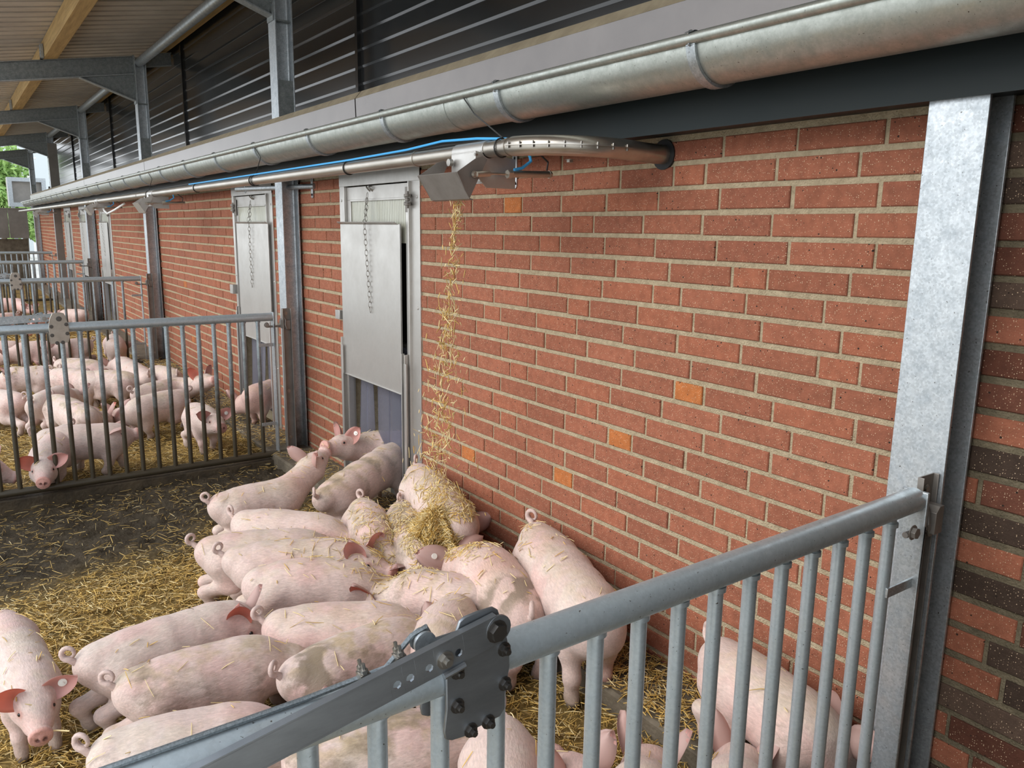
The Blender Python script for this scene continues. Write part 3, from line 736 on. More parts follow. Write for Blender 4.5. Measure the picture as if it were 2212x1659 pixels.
# hoses and wires along the pipe
def top(y, dx=0, dz=0): return (PX-.012+dx, y, PZ+PR+.006+dz)
p = MB(); p.tube([(PX+.02, 3.10, PZ+.032), top(3.25, 0, .008), top(3.5, 0, .018), top(3.8, 0, .006), top(4.4), top(5.2), top(6.2), top(7.5)], .0048, 8)
tag(p.build('air_hose', M_blue), 'bright blue air hose lying on top of the straw pipe', 'hose')
p = MB(); p.tube([(PX+.03, 3.10, PZ+.034), top(3.5, .014, .004), top(4.0, .016, 0), top(5.2, .014, 0), top(6.0, .01, .004), top(6.6, .012, .0), top(7.6, .012, .006), top(8.6, .01), top(10.5, .012)], .004, 8)
tag(p.build('black_cable', M_cable), 'thin black cable lying on the straw pipe behind the blue hose', 'cable')
for y, yp, lb in ((3.47, 3.10, 'black hanger wire from the gutter to the pipe above the near outlet'), (6.05, 5.85, 'black hanger wire from the gutter to the pipe left of the near pig door'), (9.4, 9.1, 'black hanger wire from gutter to pipe near the third column')):
    p = MB(); p.tube([(GX-GR-.01, y, GZ), (GX-GR*.8-.006, y-.05, GZ-.07), (PX, yp, PZ+PR+.006)], .0028, 6); p.tube([(PX+(PR+.004)*math.cos(a), yp+.004, PZ+(PR+.004)*math.sin(a)) for a in np.linspace(0, 2*math.pi, 18, endpoint=False)], .003, 6, False, 0, True)
    tag(p.build('hanger_wire', M_cable), lb, 'wire', 'hanger wires')
p = MB(); yw = OUTY[1]-.5
p.tube([(PX+.05, yw+.5, PZ-.07), (PX+.03, yw+.3, PZ-.12), (PX+.02, yw, PZ-.16), (PX+.04, yw-.4, PZ-.12), (PX+.1, yw-.7, PZ-.05)], .012, 8)
tag(p.build('hanging_hose', M_white), 'pale hose hanging in a loop under the pipe between two outlets', 'hose')
# wall brackets
for (px, py, lb) in ((1112, 372, 'pale slotted steel strap on the brick wall below the pipe bend'), (674, 405, 'pale slotted steel strap on the wall right of the second column')):
    c = at_x(px, py, -.012); p = MB(); wd = .017
    y_, z_ = c[1], c[2]
    p.box((-.014, y_-wd, z_-.055), (-.010, y_+wd, z_+.14)); p.tube([(-.010, y_, z_-.055), (-.014, y_, z_-.055)], wd, 16)
    for dz in (-.05, .06): p.bar((-.0148, y_, z_+dz), (-.013, y_, z_+dz), .007, 10, 1); p.box((-.0148, y_-.003, z_+dz-.022), (-.013, y_+.003, z_+dz), 1)
    tag(p.build('wall_strap', [M_zincw, M_black]), lb, 'strap', 'wall straps')
p = MB(); a_ = at_x(674, 402, -.03); y2 = at_x(525, 402, -.16)
p.bar((a_[0]+.02, a_[1], a_[2]), (-.21, y2[1], a_[2]+.005), .017, 14); p.tube([(-.19, y2[1]-.15+.025*math.sin(t), a_[2]+.025*math.cos(t)) for t in np.linspace(0, 4.5, 8)], .003, 6)
tag(p.build('support_arm', M_galv), 'short round steel arm crossing the second column under the pipe', 'arm')

# ------------------------------------------------------------------ gates
def gate(gy, label, xr=-.25, xl=-3.4, detail=True, muddy=True, armtilt=0, zoff=0, arm=True, bar0=-.358):
    root = empty('pen_gate', (-1.5, gy, .0), label, 'gate', 'galvanised pen gates')
    mt = M_gated if muddy else M_gate
    sag = .014 if gy < 3 else 0.
    def zr(x): return .998+zoff+(.010+sag*(x-xr) if sag else 0.)
    p = MB(); p.bar((xr-.004, gy, zr(xr)), (xl, gy, zr(xl)), .0295, 20)
    p.build('top_rail', M_gate, root)
    p = MB(); p.bar((xr-.01, gy, -.012+zoff), (xl, gy, -.012+zoff), .024, 16); p.build('bottom_rail', M_gated, root)
    x = bar0; k = 0
    while x > xl+.02:
        p = MB(); p.bar((x, gy, -.01+zoff), (x, gy, .985+zoff), .0145 if detail else .014, 12); 
        p.tube([(x, gy, .962+zoff), (x, gy, .972+zoff)], .019, 12)
        p.build('gate_bar', mt, root); x -= .1015; k += 1
    p = MB(); p.box((xr-.006, gy-.032, -.03+zoff), (xr+.004, gy+.032, 1.032+zoff))
    p.extrude([(xr+.004, gy-.032, .95+zoff), (xr-.006, gy-.032, .95+zoff), (xr-.006, gy-.032, .65+zoff)], (0, .004, 0))
    p.build('end_plate', M_galv, root, bevel=.002)
    for z in (.80, .22):
        p = MB(); p.box((xr-.115, gy-.018, z-.012+zoff), (xr+.002, gy-.012, z+.012+zoff)); p.build('spacer_strap', M_galv, root, bevel=.001)
    p = MB(); p.hexbolt((xr-.055, gy-.03, .945+zoff), (0, -1, 0), .014, .012); p.bar((xr-.05, gy-.01, .93+zoff), (xr+.06, gy-.01, .93+zoff), .008, 8)
    p.extrude([(xr+.05, gy-.03, .915+zoff), (xr+.05, gy-.03, .97+zoff), (xr+.065, gy-.03, .985+zoff), (xr+.085, gy-.03, .985+zoff), (xr+.085, gy-.03, .915+zoff)], (0, .04, 0))
    p.build('latch', M_brown, root, bevel=.002)
    if not arm: return root
    # hinge plate clamped over the rail with its bolts
    xp = -1.59 if detail and gy > 3 else -1.525
    yf = gy-.036
    pr = [(-.0414,.0734),(-.0356,.0879),(-.0272,.0925),(-.005,.0947),(.0212,.0945),(.0302,.088),(.0358,.0704),(.0472,.0378),(.0512,.0202),(.0526,-.0101),(.0449,-.0543),(.0453,-.0781),(.0362,-.0883),(.0233,-.0894),(-.0055,-.0918),(-.0266,-.0977),(-.049,-.0955),(-.0591,-.0898),(-.0616,-.0775),(-.0573,-.042),(-.058,.0185)] if gy < 3 else [(-.052,-.095),(.045,-.09),(.055,-.06),(.052,.02),(.034,.090),(.012,.098),(-.030,.094),(-.048,.055),(-.056,.0)]
    p = MB(); p.extrude([(xp+x_, yf, .998+zoff+z_) for x_, z_ in pr], (0, .005, 0)); p.extrude([(xp+x_, gy+.034, .998+zoff+min(z_, .03)) for x_, z_ in pr], (0, .005, 0))
    pl = p.build('hinge_plate', M_plate if gy < 3 else M_stain2, root, bevel=.0015)
    for (x_, z_) in ((.041,.022),(.043,-.035),(-.040,.012),(-.040,-.042),(.014,-.088),(-.017,-.090),(.004,.058)):
        p = MB(); p.hexbolt((xp+x_, yf, .998+zoff+z_), (0, -1, 0), .0085 if z_ < .05 else .012, .008, .006); p.build('bolt', M_darkbolt, pl)
    # lever arm: a channel lying along the rail
    p = MB(); d = Vector((-1, -.01, armtilt)).normalized(); up = Vector((armtilt, 0, 1)).normalized()
    a0 = Vector((xp+.022, yf-.012 if gy < 3 else gy+.004, .998+zoff+.066)); L = 1.5; hh_ = .021
    yb = Vector((0, 1, 0))
    holes = [(.070, .0062), (.118, .0062), (.148, .0062), (.168, .0062)]
    # front web of the channel with its drilled holes, then the two short lips
    cut = [0.]; cells = []
    for s_, r0 in holes: cells.append((s_-.0098, s_+.0098, s_, r0))
    spans = []; last = -.0
    for c0, c1, s_, r0 in cells: spans.append((last, c0)); last = c1
    spans.append((last, L))
    for s0, s1 in spans: p.obox(a0+d*((s0+s1)/2), d*((s1-s0)/2), yb*.002, up*hh_)
    for c0, c1, s_, r0 in cells:
        per = [(c0,-1),(s_,-1),(c1,-1),(c1,0),(c1,1),(s_,1),(c0,1),(c0,0)]; vs = []; fs = []
        for off in (-.002, .002):
            for (q_, w_) in per: vs.append(a0+d*q_+up*(hh_*w_)+yb*off)
            for (q_, w_) in per:
                dv = Vector(((q_-s_)/.0098, w_)).normalized(); vs.append(a0+d*(s_+dv.x*r0)+up*(dv.y*r0-.004)+yb*off)
        for k_ in range(8):
            k2 = (k_+1) % 8
            fs += [(k_, k2, 8+k2, 8+k_), (16+k_, 24+k_, 24+k2, 16+k2), (8+k_, 8+k2, 24+k2, 24+k_), (k_, 16+k_, 16+k2, k2)]
        p.add(vs, fs)
    p.obox(a0+d*(L/2)+up*hh_+yb*.004, d*(L/2), yb*.006, up*.0018); p.obox(a0+d*(L/2)-up*hh_+yb*.004, d*(L/2), yb*.006, up*.0018)
    p.tube([a0+Vector((0, -.0025, 0)), a0+Vector((0, .0015, 0))], .0215, 16)
    arm_ = p.build('lever_arm', M_plate if gy < 3 else M_galv, root, bevel=.0012)
    p = MB(); p.hexbolt(a0+Vector((-.004, -.002, -.002)), (0, -1, 0), .013, .010); p.build('bolt', M_darkbolt, arm_)
    p = MB(); p.hexbolt(a0+d*.092+Vector((0, -.002, -.004)), (0, -1, 0), .010, .007, .006); p.build('bolt', M_bolt, arm_)
    for s_ in (.55, .06):
        if gy < 3:
            p = MB(); p.tube([a0+d*s_+Vector((0, -.004, -.026)), a0+d*(s_+.035)+Vector((0, -.004, -.027))], .005, 8); p.build('weld', M_plate, arm_)
    # pulley, rope clamps and pull rope
    pc = a0+d*.105+Vector((0, .030, .012))
    p = MB(); p.tube([pc, pc+yb*.005], .017, 18); p.tube([pc+yb*.006, pc+yb*.013], .012, 18); p.tube([pc+yb*.016, pc+yb*.018], .017, 18); p.hexbolt(pc+yb*.018, (0, 1, 0), .008, .010); p.build('pulley', M_galv, root)
    p = MB(); pts = [pc+Vector((.018, .011, -.006)), pc+Vector((.006, .011, .019)), pc+Vector((-.016, .011, .012)), pc+d*.06+Vector((0, .008, -.012))]+[(x_, gy+.004, zr(x_)+.034) for x_ in (pc.x-.17, pc.x-.3, pc.x-.42)]+[(pc.x-.46, gy+.01, zr(pc.x)+.028)]
    p.tube(pts, .0042, 8); p.build('pull_rope', M_rope, root)
    for s_ in (.04, .095):
        cc_ = pc+d*s_+Vector((0, .004, -.004)); p = MB(); p.obox(cc_, d*.007, yb*.009, up*.006); 
        for o_ in (-.006, .006): p.bar(cc_+yb*o_, cc_+yb*o_+up*.022, .0028, 6); p.tube([cc_+yb*o_+up*.007, cc_+yb*o_+up*.013], .0052, 6)
        p.build('rope_clamp', M_bolt, root)
    return root
gate(1.63, 'nearest galvanised gate with lever arm and dark bolted plate, in the foreground', muddy=False, armtilt=-.165, bar0=-.355)
gate(6.30, 'second galvanised gate with mud-caked bars, between the near pen and the pen behind', armtilt=-.03)
gate(11.03, 'third galvanised gate, behind the pigs of the second pen', xl=-3.4, detail=False, armtilt=-.05, bar0=-.454)
gate(15.88, 'fourth galvanised gate, far off in front of the fifth column', xl=-3.4, detail=False, arm=False, bar0=-.48)
gate(20.72, 'farthest and smallest galvanised gate, before the grey panel', xl=-3.4, detail=False, arm=False, bar0=-.5)
for i, (gy, lb) in enumerate(((1.63, 'brown steel latch channel on the nearest column'), (6.30, 'brown steel latch channel on the second column'), (11.03, 'brown steel latch channel on the third column'), (15.88, 'brown steel latch channel on the fourth column'))):
    root = empty('latch_post', (-.12, gy, .5), lb, 'post', 'latch posts on the columns')
    p = MB(); y0 = gy-.045 if i else gy-.020
    xa, xb = (-.222, -.149) if i == 0 else (-.19, -.125)
    z1 = 1.055
    f0 = .018 if i == 0 else 0.
    p.box((xa, y0+.030, -.05), (xb, y0+.034, z1)); p.box((xa, y0+f0, -.05), (xa+.004, y0+.032, z1)); p.box((xb-.004, y0+f0, -.05), (xb, y0+.032, z1))
    p.build('channel', M_brown, root, bevel=.001)
    for z in (1.02, .45, .1):
        p = MB(); p.hexbolt(((xa+xb)/2, y0+.030, z), (0, -1, 0), .009, .006); p.build('bolt', M_bolt, root)
    p = MB(); zc = .95
    p.tube([((xa+.01), y0+.02, zc+.05), (xa+.022, y0+.01, zc+.02), (xa+.016, y0+.004, zc-.01), (xa+.03, y0+.006, zc-.04), (xa+.05, y0+.02, zc-.05)], .006, 8)
    p.box((xa+.02, y0+.012, zc-.045), (xb-.006, y0+.016, zc+.02)); p.build('catch', M_brown, root, bevel=.001)
for gy, lb in ((6.30, 'muddy board under the second gate'), (11.03, 'muddy board under the third gate'), (15.88, 'muddy board under the fourth gate')):
    p = MB(); rr2 = random.Random(int(gy)); xs = np.linspace(-.29, -3.4, 40)
    top_ = [(x, gy-.045, -.052+.004*rr2.random()) for x in xs]
    p.extrude([(x, y, z) for x, y, z in top_]+[(-3.4, gy-.045, -.32), (-.29, gy-.045, -.24)], (0, .09, 0))
    o = p.build('threshold_board', M_board); tag(o, lb, 'board', 'boards under the gates')
    if gy == 6.30:
        for x in (-.45, -1.2): q_ = MB(); q_.hexbolt((x, gy-.045, -.10), (0, -1, 0), .011, .006); q_.build('bolt', M_board, o)

# ------------------------------------------------------------------ far end: panel, grey box, trees, greenhouse
p = MB(); p.box((-3.4, 26.0, -.3), (-.30, 26.08, 1.20)); tag(p.build('wall_end', M_conc, smooth=False), kind='structure')
root = empty('end_panel', (-1.5, 26, 1.2), 'grey sheet panel closing the end of the last pen', 'panel')
for k, (a, c) in enumerate(((-.26, -.70), (-.71, -1.75), (-1.76, -3.0))):
    p = MB(); p.box((a, 25.92, 1.22), (c, 25.98, 1.98)); p.build('sheet', M_grey, root, bevel=.004)
p = MB(); p.box((-.26, 25.90, 1.98), (-3.0, 26.0, 2.01)); p.build('top_cap', M_brown, root)
gA = at_y(14, 382, 30); gB = at_y(80, 447, 30)
root = empty('grey_cabinet', ((gA[0]+gB[0])/2, 30.2, gB[2]), 'grey framed box standing behind the far end of the gutter', 'cabinet')
p = MB(); x0, x1, z0, z1 = gA[0], gB[0]+.3, gB[2], gA[2]
p.box((x0, 30.15, z0), (x1, 30.6, z1)); p.build('body', M_grey, root)
p = MB(); t = .12
p.box((x0, 30, z0), (x0+t, 30.15, z1)); p.box((x1-t, 30, z0), (x1, 30.15, z1)); p.box((x0+t, 30, z1-t), (x1-t, 30.15, z1)); p.box((x0+t, 30, z0), (x1-t, 30.15, z0+t)); p.build('frame', M_galv, root)
p = MB()
for x in (x0+.1, x1-.1): p.box((x-.05, 30.1, -.22), (x+.05, 30.2, z0))
p.build('leg', M_galv, root)
gh = empty('greenhouse', (4, 62, -.2), 'pale glasshouse gable with white bars in the far distance', 'greenhouse')
gx0, gz0 = at_y(2, 400, 60)[0], 0
p = MB()
for x in np.arange(-6, 3, 1.7): p.bar((x, 60, -.2), (x, 60, 9.5), .07, 8)
for z in (4.3, 5.6, 7.0, 8.2): p.bar((-6, 60, z), (3, 60, z), .05, 8)
p.build('frame', M_white, gh)
p = MB(); p.extrude([(-1.2, 62, -.2), (6, 62, -.2), (6, 62, 7.2), (1.5, 62, 6.6), (-.4, 62, 5.0), (-1.2, 62, 4.0)], (0, .3, 0)); p.build('film_cover', mat('pale_film', (.62,.66,.66), .6), gh)
def tree(name, c, h, r, n, lab, seed):
    rt = empty(name, c, lab, 'tree', 'trees beyond the yard'); rg = random.Random(seed)
    p = MB(); p.tube([(c[0], c[1], c[2]), (c[0]+.1, c[1], c[2]+h*.5), (c[0], c[1], c[2]+h*.85)], [.16, .11, .04], 8); p.build('trunk', M_bark, rt)
    p = MB(); vs = []; fs = []
    for i in range(n):
        u = Vector((rg.gauss(0, 1), rg.gauss(0, 1), rg.gauss(0, 1))).normalized()*(.55+.45*rg.random())
        k = .75+.25*math.sin(5*u.x+3*u.z+seed)
        P_ = Vector((c[0]+u.x*r*k, c[1]+u.y*r*k, c[2]+h*.6+u.z*h*.42*k))
        a = Vector((rg.gauss(0,1), rg.gauss(0,1), rg.gauss(0,1))).normalized(); b_ = a.orthogonal().normalized(); s = .10+.10*rg.random()
        k0 = len(vs); vs += [P_-a*s, P_+b_*s*.5, P_+a*s, P_-b_*s*.5]; fs.append((k0, k0+1, k0+2, k0+3))
    p.add(vs, fs); p.build('foliage', M_leaf, rt, smooth=False)
for px, py, yy_, h, r, lb, sdd in ((2, 450, 38, 5.2, 1.3, 'pale green tree left of the grey box', 3), (-70, 420, 46, 4.6, 1.9, 'taller green tree at the far left edge', 5), (46, 445, 50, 3.6, 1.4, 'dark low shrub behind the grey box', 8)):
    c = at_y(px, py, yy_); tree('tree', (float(c[0]), yy_, -.22), h, r, 2600, lb, sdd)
# ------------------------------------------------------------------ pigs
def surf_nets(F, lo, hi, h):
    n = np.maximum(np.ceil((hi-lo)/h).astype(int)+1, 4)
    ax = [lo[i]+h*np.arange(n[i]) for i in range(3)]
    G = np.stack(np.meshgrid(*ax, indexing='ij'), -1)
    f = F(G.reshape(-1, 3)).reshape(n); s = f < 0
    c = np.zeros(n-1, int)
    for a in (0, 1):
        for b_ in (0, 1):
            for d in (0, 1): c += s[a:n[0]-1+a, b_:n[1]-1+b_, d:n[2]-1+d]
    act = (c > 0) & (c < 8); idx = -np.ones(n-1, int); idx[act] = np.arange(act.sum())
    cells = np.argwhere(act)
    V = np.zeros((len(cells), 3)); W = np.zeros(len(cells))
    cr = [(0,0,0),(1,0,0),(0,1,0),(1,1,0),(0,0,1),(1,0,1),(0,1,1),(1,1,1)]
    fv = [f[cells[:,0]+a, cells[:,1]+b_, cells[:,2]+d] for a, b_, d in cr]
    for i in range(8):
        for ax_ in range(3):
            if cr[i][ax_] == 0:
                j = i + (1, 2, 4)[ax_]
                m = (fv[i] < 0) != (fv[j] < 0)
                t = np.where(m, fv[i]/np.where(m, fv[i]-fv[j], 1), 0)
                p = np.array(cr[i], float)[None].repeat(len(cells), 0); p[:, ax_] += t
                V += p*m[:, None]; W += m
    V = lo+h*(cells+V/W[:, None])
    Q = []
    for ax_ in range(3):
        o = [0, 1, 2]; o.remove(ax_); u, v = o
        sl0 = [slice(None)]*3; sl1 = [slice(None)]*3
        sl0[ax_] = slice(0, n[ax_]-1); sl1[ax_] = slice(1, n[ax_])
        m = s[tuple(sl0)] != s[tuple(sl1)]
        e = np.argwhere(m); e = e[(e[:, u] > 0) & (e[:, v] > 0) & (e[:, u] < n[u]-1) & (e[:, v] < n[v]-1)]
        sg = s[e[:,0], e[:,1], e[:,2]]
        def cid(du, dv):
            k = e.copy(); k[:, u] -= du; k[:, v] -= dv; return idx[k[:,0], k[:,1], k[:,2]]
        q = np.stack([cid(0,0), cid(1,0), cid(1,1), cid(0,1)], -1)
        fl = sg if ax_ != 1 else ~sg
        q[~fl] = q[~fl][:, ::-1]
        Q.append(q[:, ::-1])
    return V, np.concatenate(Q)

def smin(a, b, k):
    h = np.clip(.5+.5*(b-a)/k, 0, 1); return b+(a-b)*h-k*h*(1-h)
def cone(p, a, b, ra, rb):
    a = np.asarray(a); b = np.asarray(b); ba = b-a; l = ba@ba+1e-9
    t = np.clip(((p-a)@ba)/l, 0, 1); return np.linalg.norm(p-a-t[:, None]*ba, axis=1)-(ra+(rb-ra)*t)
def ball(p, c, r): return np.linalg.norm(p-np.asarray(c), axis=1)-r
def unit(v): v = np.asarray(v, float); return v/(np.linalg.norm(v)+1e-9)
def xyz(p, z): v = at_z(p[0], p[1], z); return np.array([v[0], v[1], z])

FLESH = np.array([.655,.495,.435]); PINK = np.array([.69,.41,.365]); TAN = np.array([.50,.37,.22]); GRIME = np.array([.235,.165,.10]); CREAM = np.array([.70,.60,.52])
PIGS = []
def ear_geo(root, d, nrm, L, W, cup, seed, redear=False):
    # leaf-shaped cupped ear: root point, direction, inner-face normal
    d = unit(d); nrm = unit(nrm-d*np.dot(nrm, d)); s = np.cross(d, nrm); vs = []; cs = []; fs = []
    NU, NV = 9, 7
    for side in (0, 1):
        for i in range(NU):
            u = i/(NU-1); wd = W*(.50*(1-u)**.75*(1+1.6*u)+.02)*(1 if u < .98 else .3)
            for j in range(NV):
                v = 2*j/(NV-1)-1
                q = root+d*(L*u)+s*(wd*v)+nrm*(cup*W*(v*v-.35)*(1-.35*u)+.16*L*u*u)-nrm*(.0045*(1-u*.6) if side else 0)*(1-v*v*.8)
                vs.append(q)
                if side == 0: cs.append((np.array([.80,.25,.17]) if redear else np.array([.70,.36,.31]))*(1-.30*math.exp(-((u-.25)/.2)**2)*(1-v*v))+np.array([.02,.03,.03])*abs(v))
                else: cs.append(FLESH*.55+PINK*.45)
    for side in (0, 1):
        b0 = side*NU*NV
        for i in range(NU-1):
            for j in range(NV-1):
                f = (b0+i*NV+j, b0+i*NV+j+1, b0+(i+1)*NV+j+1, b0+(i+1)*NV+j); fs.append(f if side == 0 else f[::-1])
    B0 = NU*NV
    for i in range(NU-1):
        for j in (0, NV-1): fs.append((i*NV+j, (i+1)*NV+j, B0+(i+1)*NV+j, B0+i*NV+j))
    for j in range(NV-1): fs.append(((NU-1)*NV+j, (NU-1)*NV+j+1, B0+(NU-1)*NV+j+1, B0+(NU-1)*NV+j))
    return vs, fs, cs

def tube_geo(path, rad, n=8):
    m = MB(); m.tube(path, list(rad), n); return [np.array(v) for v in m.v], m.f

def pig(label, T, S, N=None, hT=.345, hS=.335, hN=.14, fat=1., bend=0., yaw=None, pitch=-20, nl=.17, dirt=.4, group='pigs in the near pen',
        ear='up', tag_=0, tail=1, seed=None, h=None, step=None, tone=1., arch=.012, red=.0, gz=None, muck=0., far=False, roll=0., hdir=None, redside=0):
    """T, S: where the top of the rump and the top of the shoulder stand in the picture; N: the snout tip, or yaw/pitch of the head."""
    seed = seed if seed is not None else len(PIGS)*13+5
    r = random.Random(seed)
    g0 = gz if gz is not None else None
    def world(p, hh):
        if len(p) == 3: return np.array(p, float)
        z = -.10+hh
        for _ in range(3):
            q = xyz(p, z); z = (zfoot(q[0], q[1]) if g0 is None else g0)+hh
        return xyz(p, z)
    Tw = world(T, hT); Sw = world(S, hS)
    d = Sw-Tw; L = float(np.linalg.norm(d[:2])); fwd = np.array([d[0], d[1], 0])/L; side = np.array([-fwd[1], fwd[0], 0]); up = np.array([0, 0, 1.])
    if bend: pass
    s = fat
    base = np.array([Tw[0]*.4+Sw[0]*.6, Tw[1]*.4+Sw[1]*.6, 0.]); base[2] = zfoot(base[0], base[1]) if g0 is None else g0
    def sp(t):       # top line of the back
        p = Tw+d*t+side*(bend*math.sin(math.pi*t)); p = p.copy(); p[2] += arch*s*math.sin(math.pi*min(max(t, 0), 1)); return p
    K = [(-.02,.066),(.10,.090),(.28,.100),(.5,.103),(.74,.100),(.93,.094),(1.06,.084)]
    prim = []
    ctr = []
    for t, rr in K:
        rr *= s; c = sp(t)-up*rr
        ctr.append((c, rr))
    for (c0, r0), (c1, r1) in zip(ctr[:-1], ctr[1:]): prim.append(('t', c0, c1, r0, r1))
    bel = [(.22,.082,.125),(.5,.094,.122),(.80,.090,.128),(.98,.078,.125)]
    bc = [(sp(t)-up*((rr+dn)*s-.01), rr*s) for t, rr, dn in bel]
    bc = [(sp(t)-up*(dn*s+.012), rr*s) for t, rr, dn in bel]
    for (c0, r0), (c1, r1) in zip(bc[:-1], bc[1:]): prim.append(('t', c0, c1, r0, r1))
    # head
    nb = sp(1.06)-up*.080*s
    if N is not None:
        Nw = world(N, hN)
        v = Nw-nb; dist = np.linalg.norm(v); hd = unit(v) if hdir is None else unit(hdir)
        hl = min(.205*s, .62*dist)
        Kc = Nw-hd*(.150*s)
    else:
        ya = math.radians(yaw or 0); pa = math.radians(pitch)
        hd = unit(fwd*math.cos(ya)*math.cos(pa)+side*math.sin(ya)*math.cos(pa)+up*math.sin(pa))
        nd = unit(fwd*math.cos(ya*.6)+side*math.sin(ya*.6)+up*math.sin(pa*.6))
        Kc = nb+nd*nl*s; Nw = Kc+hd*.150*s
    hu = unit(up-hd*np.dot(up, hd)) if abs(hd[2]) < .97 else unit(fwd*(-np.sign(hd[2])*-1)-hd*np.dot(fwd*(-np.sign(hd[2])*-1), hd))
    hs = np.cross(hu, hd)
    if roll: hu, hs = hu*math.cos(roll)+hs*math.sin(roll), hs*math.cos(roll)-hu*math.sin(roll)
    hs = np.cross(hu, hd)            # left of the head
    prim.append(('n', ctr[-2][0], Kc-hd*.035*s-hu*.008*s, .088*s, .070*s))
    prim.append(('n', bc[-1][0], Kc-hd*.02*s-hu*.022*s, .070*s, .058*s))
    hp = [(Kc-hd*.012*s, Kc+hd*.035*s+hu*.002*s, .069*s, .060*s), (Kc+hd*.03*s, Kc+hd*.085*s-hu*.012*s, .056*s, .043*s), (Kc+hd*.08*s-hu*.012*s, Kc+hd*.135*s-hu*.012*s, .041*s, .033*s)]
    for e in hp: prim.append(('h',)+e)
    for sg in (-1, 1):
        prim.append(('h', Kc-hd*.005*s-hu*.030*s+hs*sg*.030*s, Kc+hd*.075*s-hu*.034*s+hs*sg*.018*s, .046*s, .026*s))
        prim.append(('b', Kc+hd*.040*s+hu*.026*s+hs*sg*.038*s, Kc+hd*.028*s+hu*.034*s+hs*sg*.036*s, .018*s, .018*s))
    prim.append(('h', Kc+hd*.07*s-hu*.040*s, Kc+hd*.125*s-hu*.034*s, .024*s, .018*s))
    disc = (Kc+hd*.146*s-hu*.010*s, hd, .0365*s)
    # legs
    feet = []
    st = step if step is not None else [(r.random()-.5)*.10 for _ in range(4)]
    for li, (t, sg, kind) in enumerate(((.08, 1, 'h'), (.08, -1, 'h'), (.95, 1, 'f'), (.95, -1, 'f'))):
        top = sp(t); off = side*sg*.056*s
        f = top+off+fwd*(st[li]+(-.03 if kind == 'h' else .0))*1.0; gz_ = zfoot(f[0], f[1]) if g0 is None else g0
        f = np.array([f[0], f[1], gz_]); H = top[2]-gz_
        if kind == 'h':
            hip = top+off*.75-up*.115*s+fwd*.035*s; hip[2] = max(hip[2], gz_+.12)
            knee = top+off*1.05-up*(.205*s)+fwd*(.075*s+st[li]*.5); hock = np.array([*(f[:2]-fwd[:2]*(.030*s)), gz_+.105*s+.005]); 
            knee[2] = max(knee[2], gz_+.135)
            fet = np.array([*f[:2], gz_+.036])
            prim += [('l', hip, knee, .082*s, .054*s), ('l', knee, hock, .048*s, .0235*s), ('l', hock, fet, .0225*s, .0185*s), ('l', fet, f+fwd*.016+up*.012, .0185*s, .0195*s)]
        else:
            sh = top+off*.8-up*.125*s; el = top+off-up*.20*s-fwd*.012*s; el[2] = max(el[2], gz_+.13)
            kn = (el+f)/2+fwd*.012; kn[2] = gz_+.088*s
            fet = np.array([*f[:2], gz_+.034])
            prim += [('l', sh, el, .068*s, .043*s), ('l', el, kn, .040*s, .0245*s), ('l', kn, fet, .0225*s, .018*s), ('l', fet, f+fwd*.014+up*.012, .018*s, .019*s)]
        feet.append((f, gz_))
    nos = [(Kc+hd*.1655*s-hu*.011*s+hs*sg*.0125*s) for sg in (-1, 1)]
    mouth = [(Kc+hd*.125*s-hu*.036*s+hs*sg*.022*s, Kc+hd*.055*s-hu*.040*s+hs*sg*.046*s) for sg in (-1, 1)]
    def F(p):
        dt = None
        for e in prim:
            if e[0] == 't':
                x = cone(p, *e[1:]); dt = x if dt is None else smin(dt, x, .035*s)
        for e in prim:
            if e[0] == 'l': dt = smin(dt, cone(p, *e[1:]), .028*s)
        dh = None
        for e in prim:
            if e[0] == 'h':
                x = cone(p, *e[1:]); dh = x if dh is None else smin(dh, x, .022*s)
        for e in prim:
            if e[0] == 'b': dh = smin(dh, cone(p, *e[1:]), .014*s)
        c, n_, rr = disc; q = p-c; z = q@n_; rad = np.linalg.norm(q-z[:, None]*n_, axis=1)
        dd = np.maximum(rad*1.0-rr, np.abs(z)-.007*s)-.004*s
        dh = smin(dh, dd, .012*s)
        for a in nos: dh = -smin(-dh, (np.sqrt(((p-a)@hd)**2+(((p-a)@hs)*1.25)**2+(((p-a)@hu)*.85)**2+1e-12)-.0078*s), .002)
        for a, b_ in mouth: dh = -smin(-dh, cone(p, a, b_, .0045*s, .003*s), .004)
        for e in prim:
            if e[0] == 'n': dt = smin(dt, cone(p, *e[1:]), .045*s)
        return smin(dt, dh, .03*s)
    pts = np.array([e[1] for e in prim]+[e[2] for e in prim]); mg = .13*s
    lo = pts.min(0)-mg; hi = pts.max(0)+mg; gmin = min(g for f, g in feet); lo[2] = gmin-.03; hi[2] = max(hi[2]-.02, Tw[2]+.03)
    dist_c = np.linalg.norm(base-CAM)
    hh = h or (.0065 if 'facing the camera' in label and dist_c < 7 or 'near door through' in label or 'nose up' in label else .0095 if dist_c < 4.2 else .012 if dist_c < 7 else .016)
    V, Q = surf_nets(F, lo, hi, hh)
    for _ in range(2):
        f0 = F(V); e = .002; gr = np.stack([F(V+np.eye(3)[i]*e)-f0 for i in range(3)], -1)/e
        gn = np.linalg.norm(gr, axis=1)+1e-6; V = V-(gr/gn[:, None]**2)*np.clip(f0, -hh, hh)[:, None]
    nrm = gr/gn[:, None]
    # skin colours that belong to the animal: flesh, rosy snout and belly, dried dirt on back, grimy feet
    rel = (V-base)@np.stack([fwd, side, up], 1)
    nz = fbm(rel[:,0]*14+seed, rel[:,1]*14+rel[:,2]*9+seed, seed % 97)
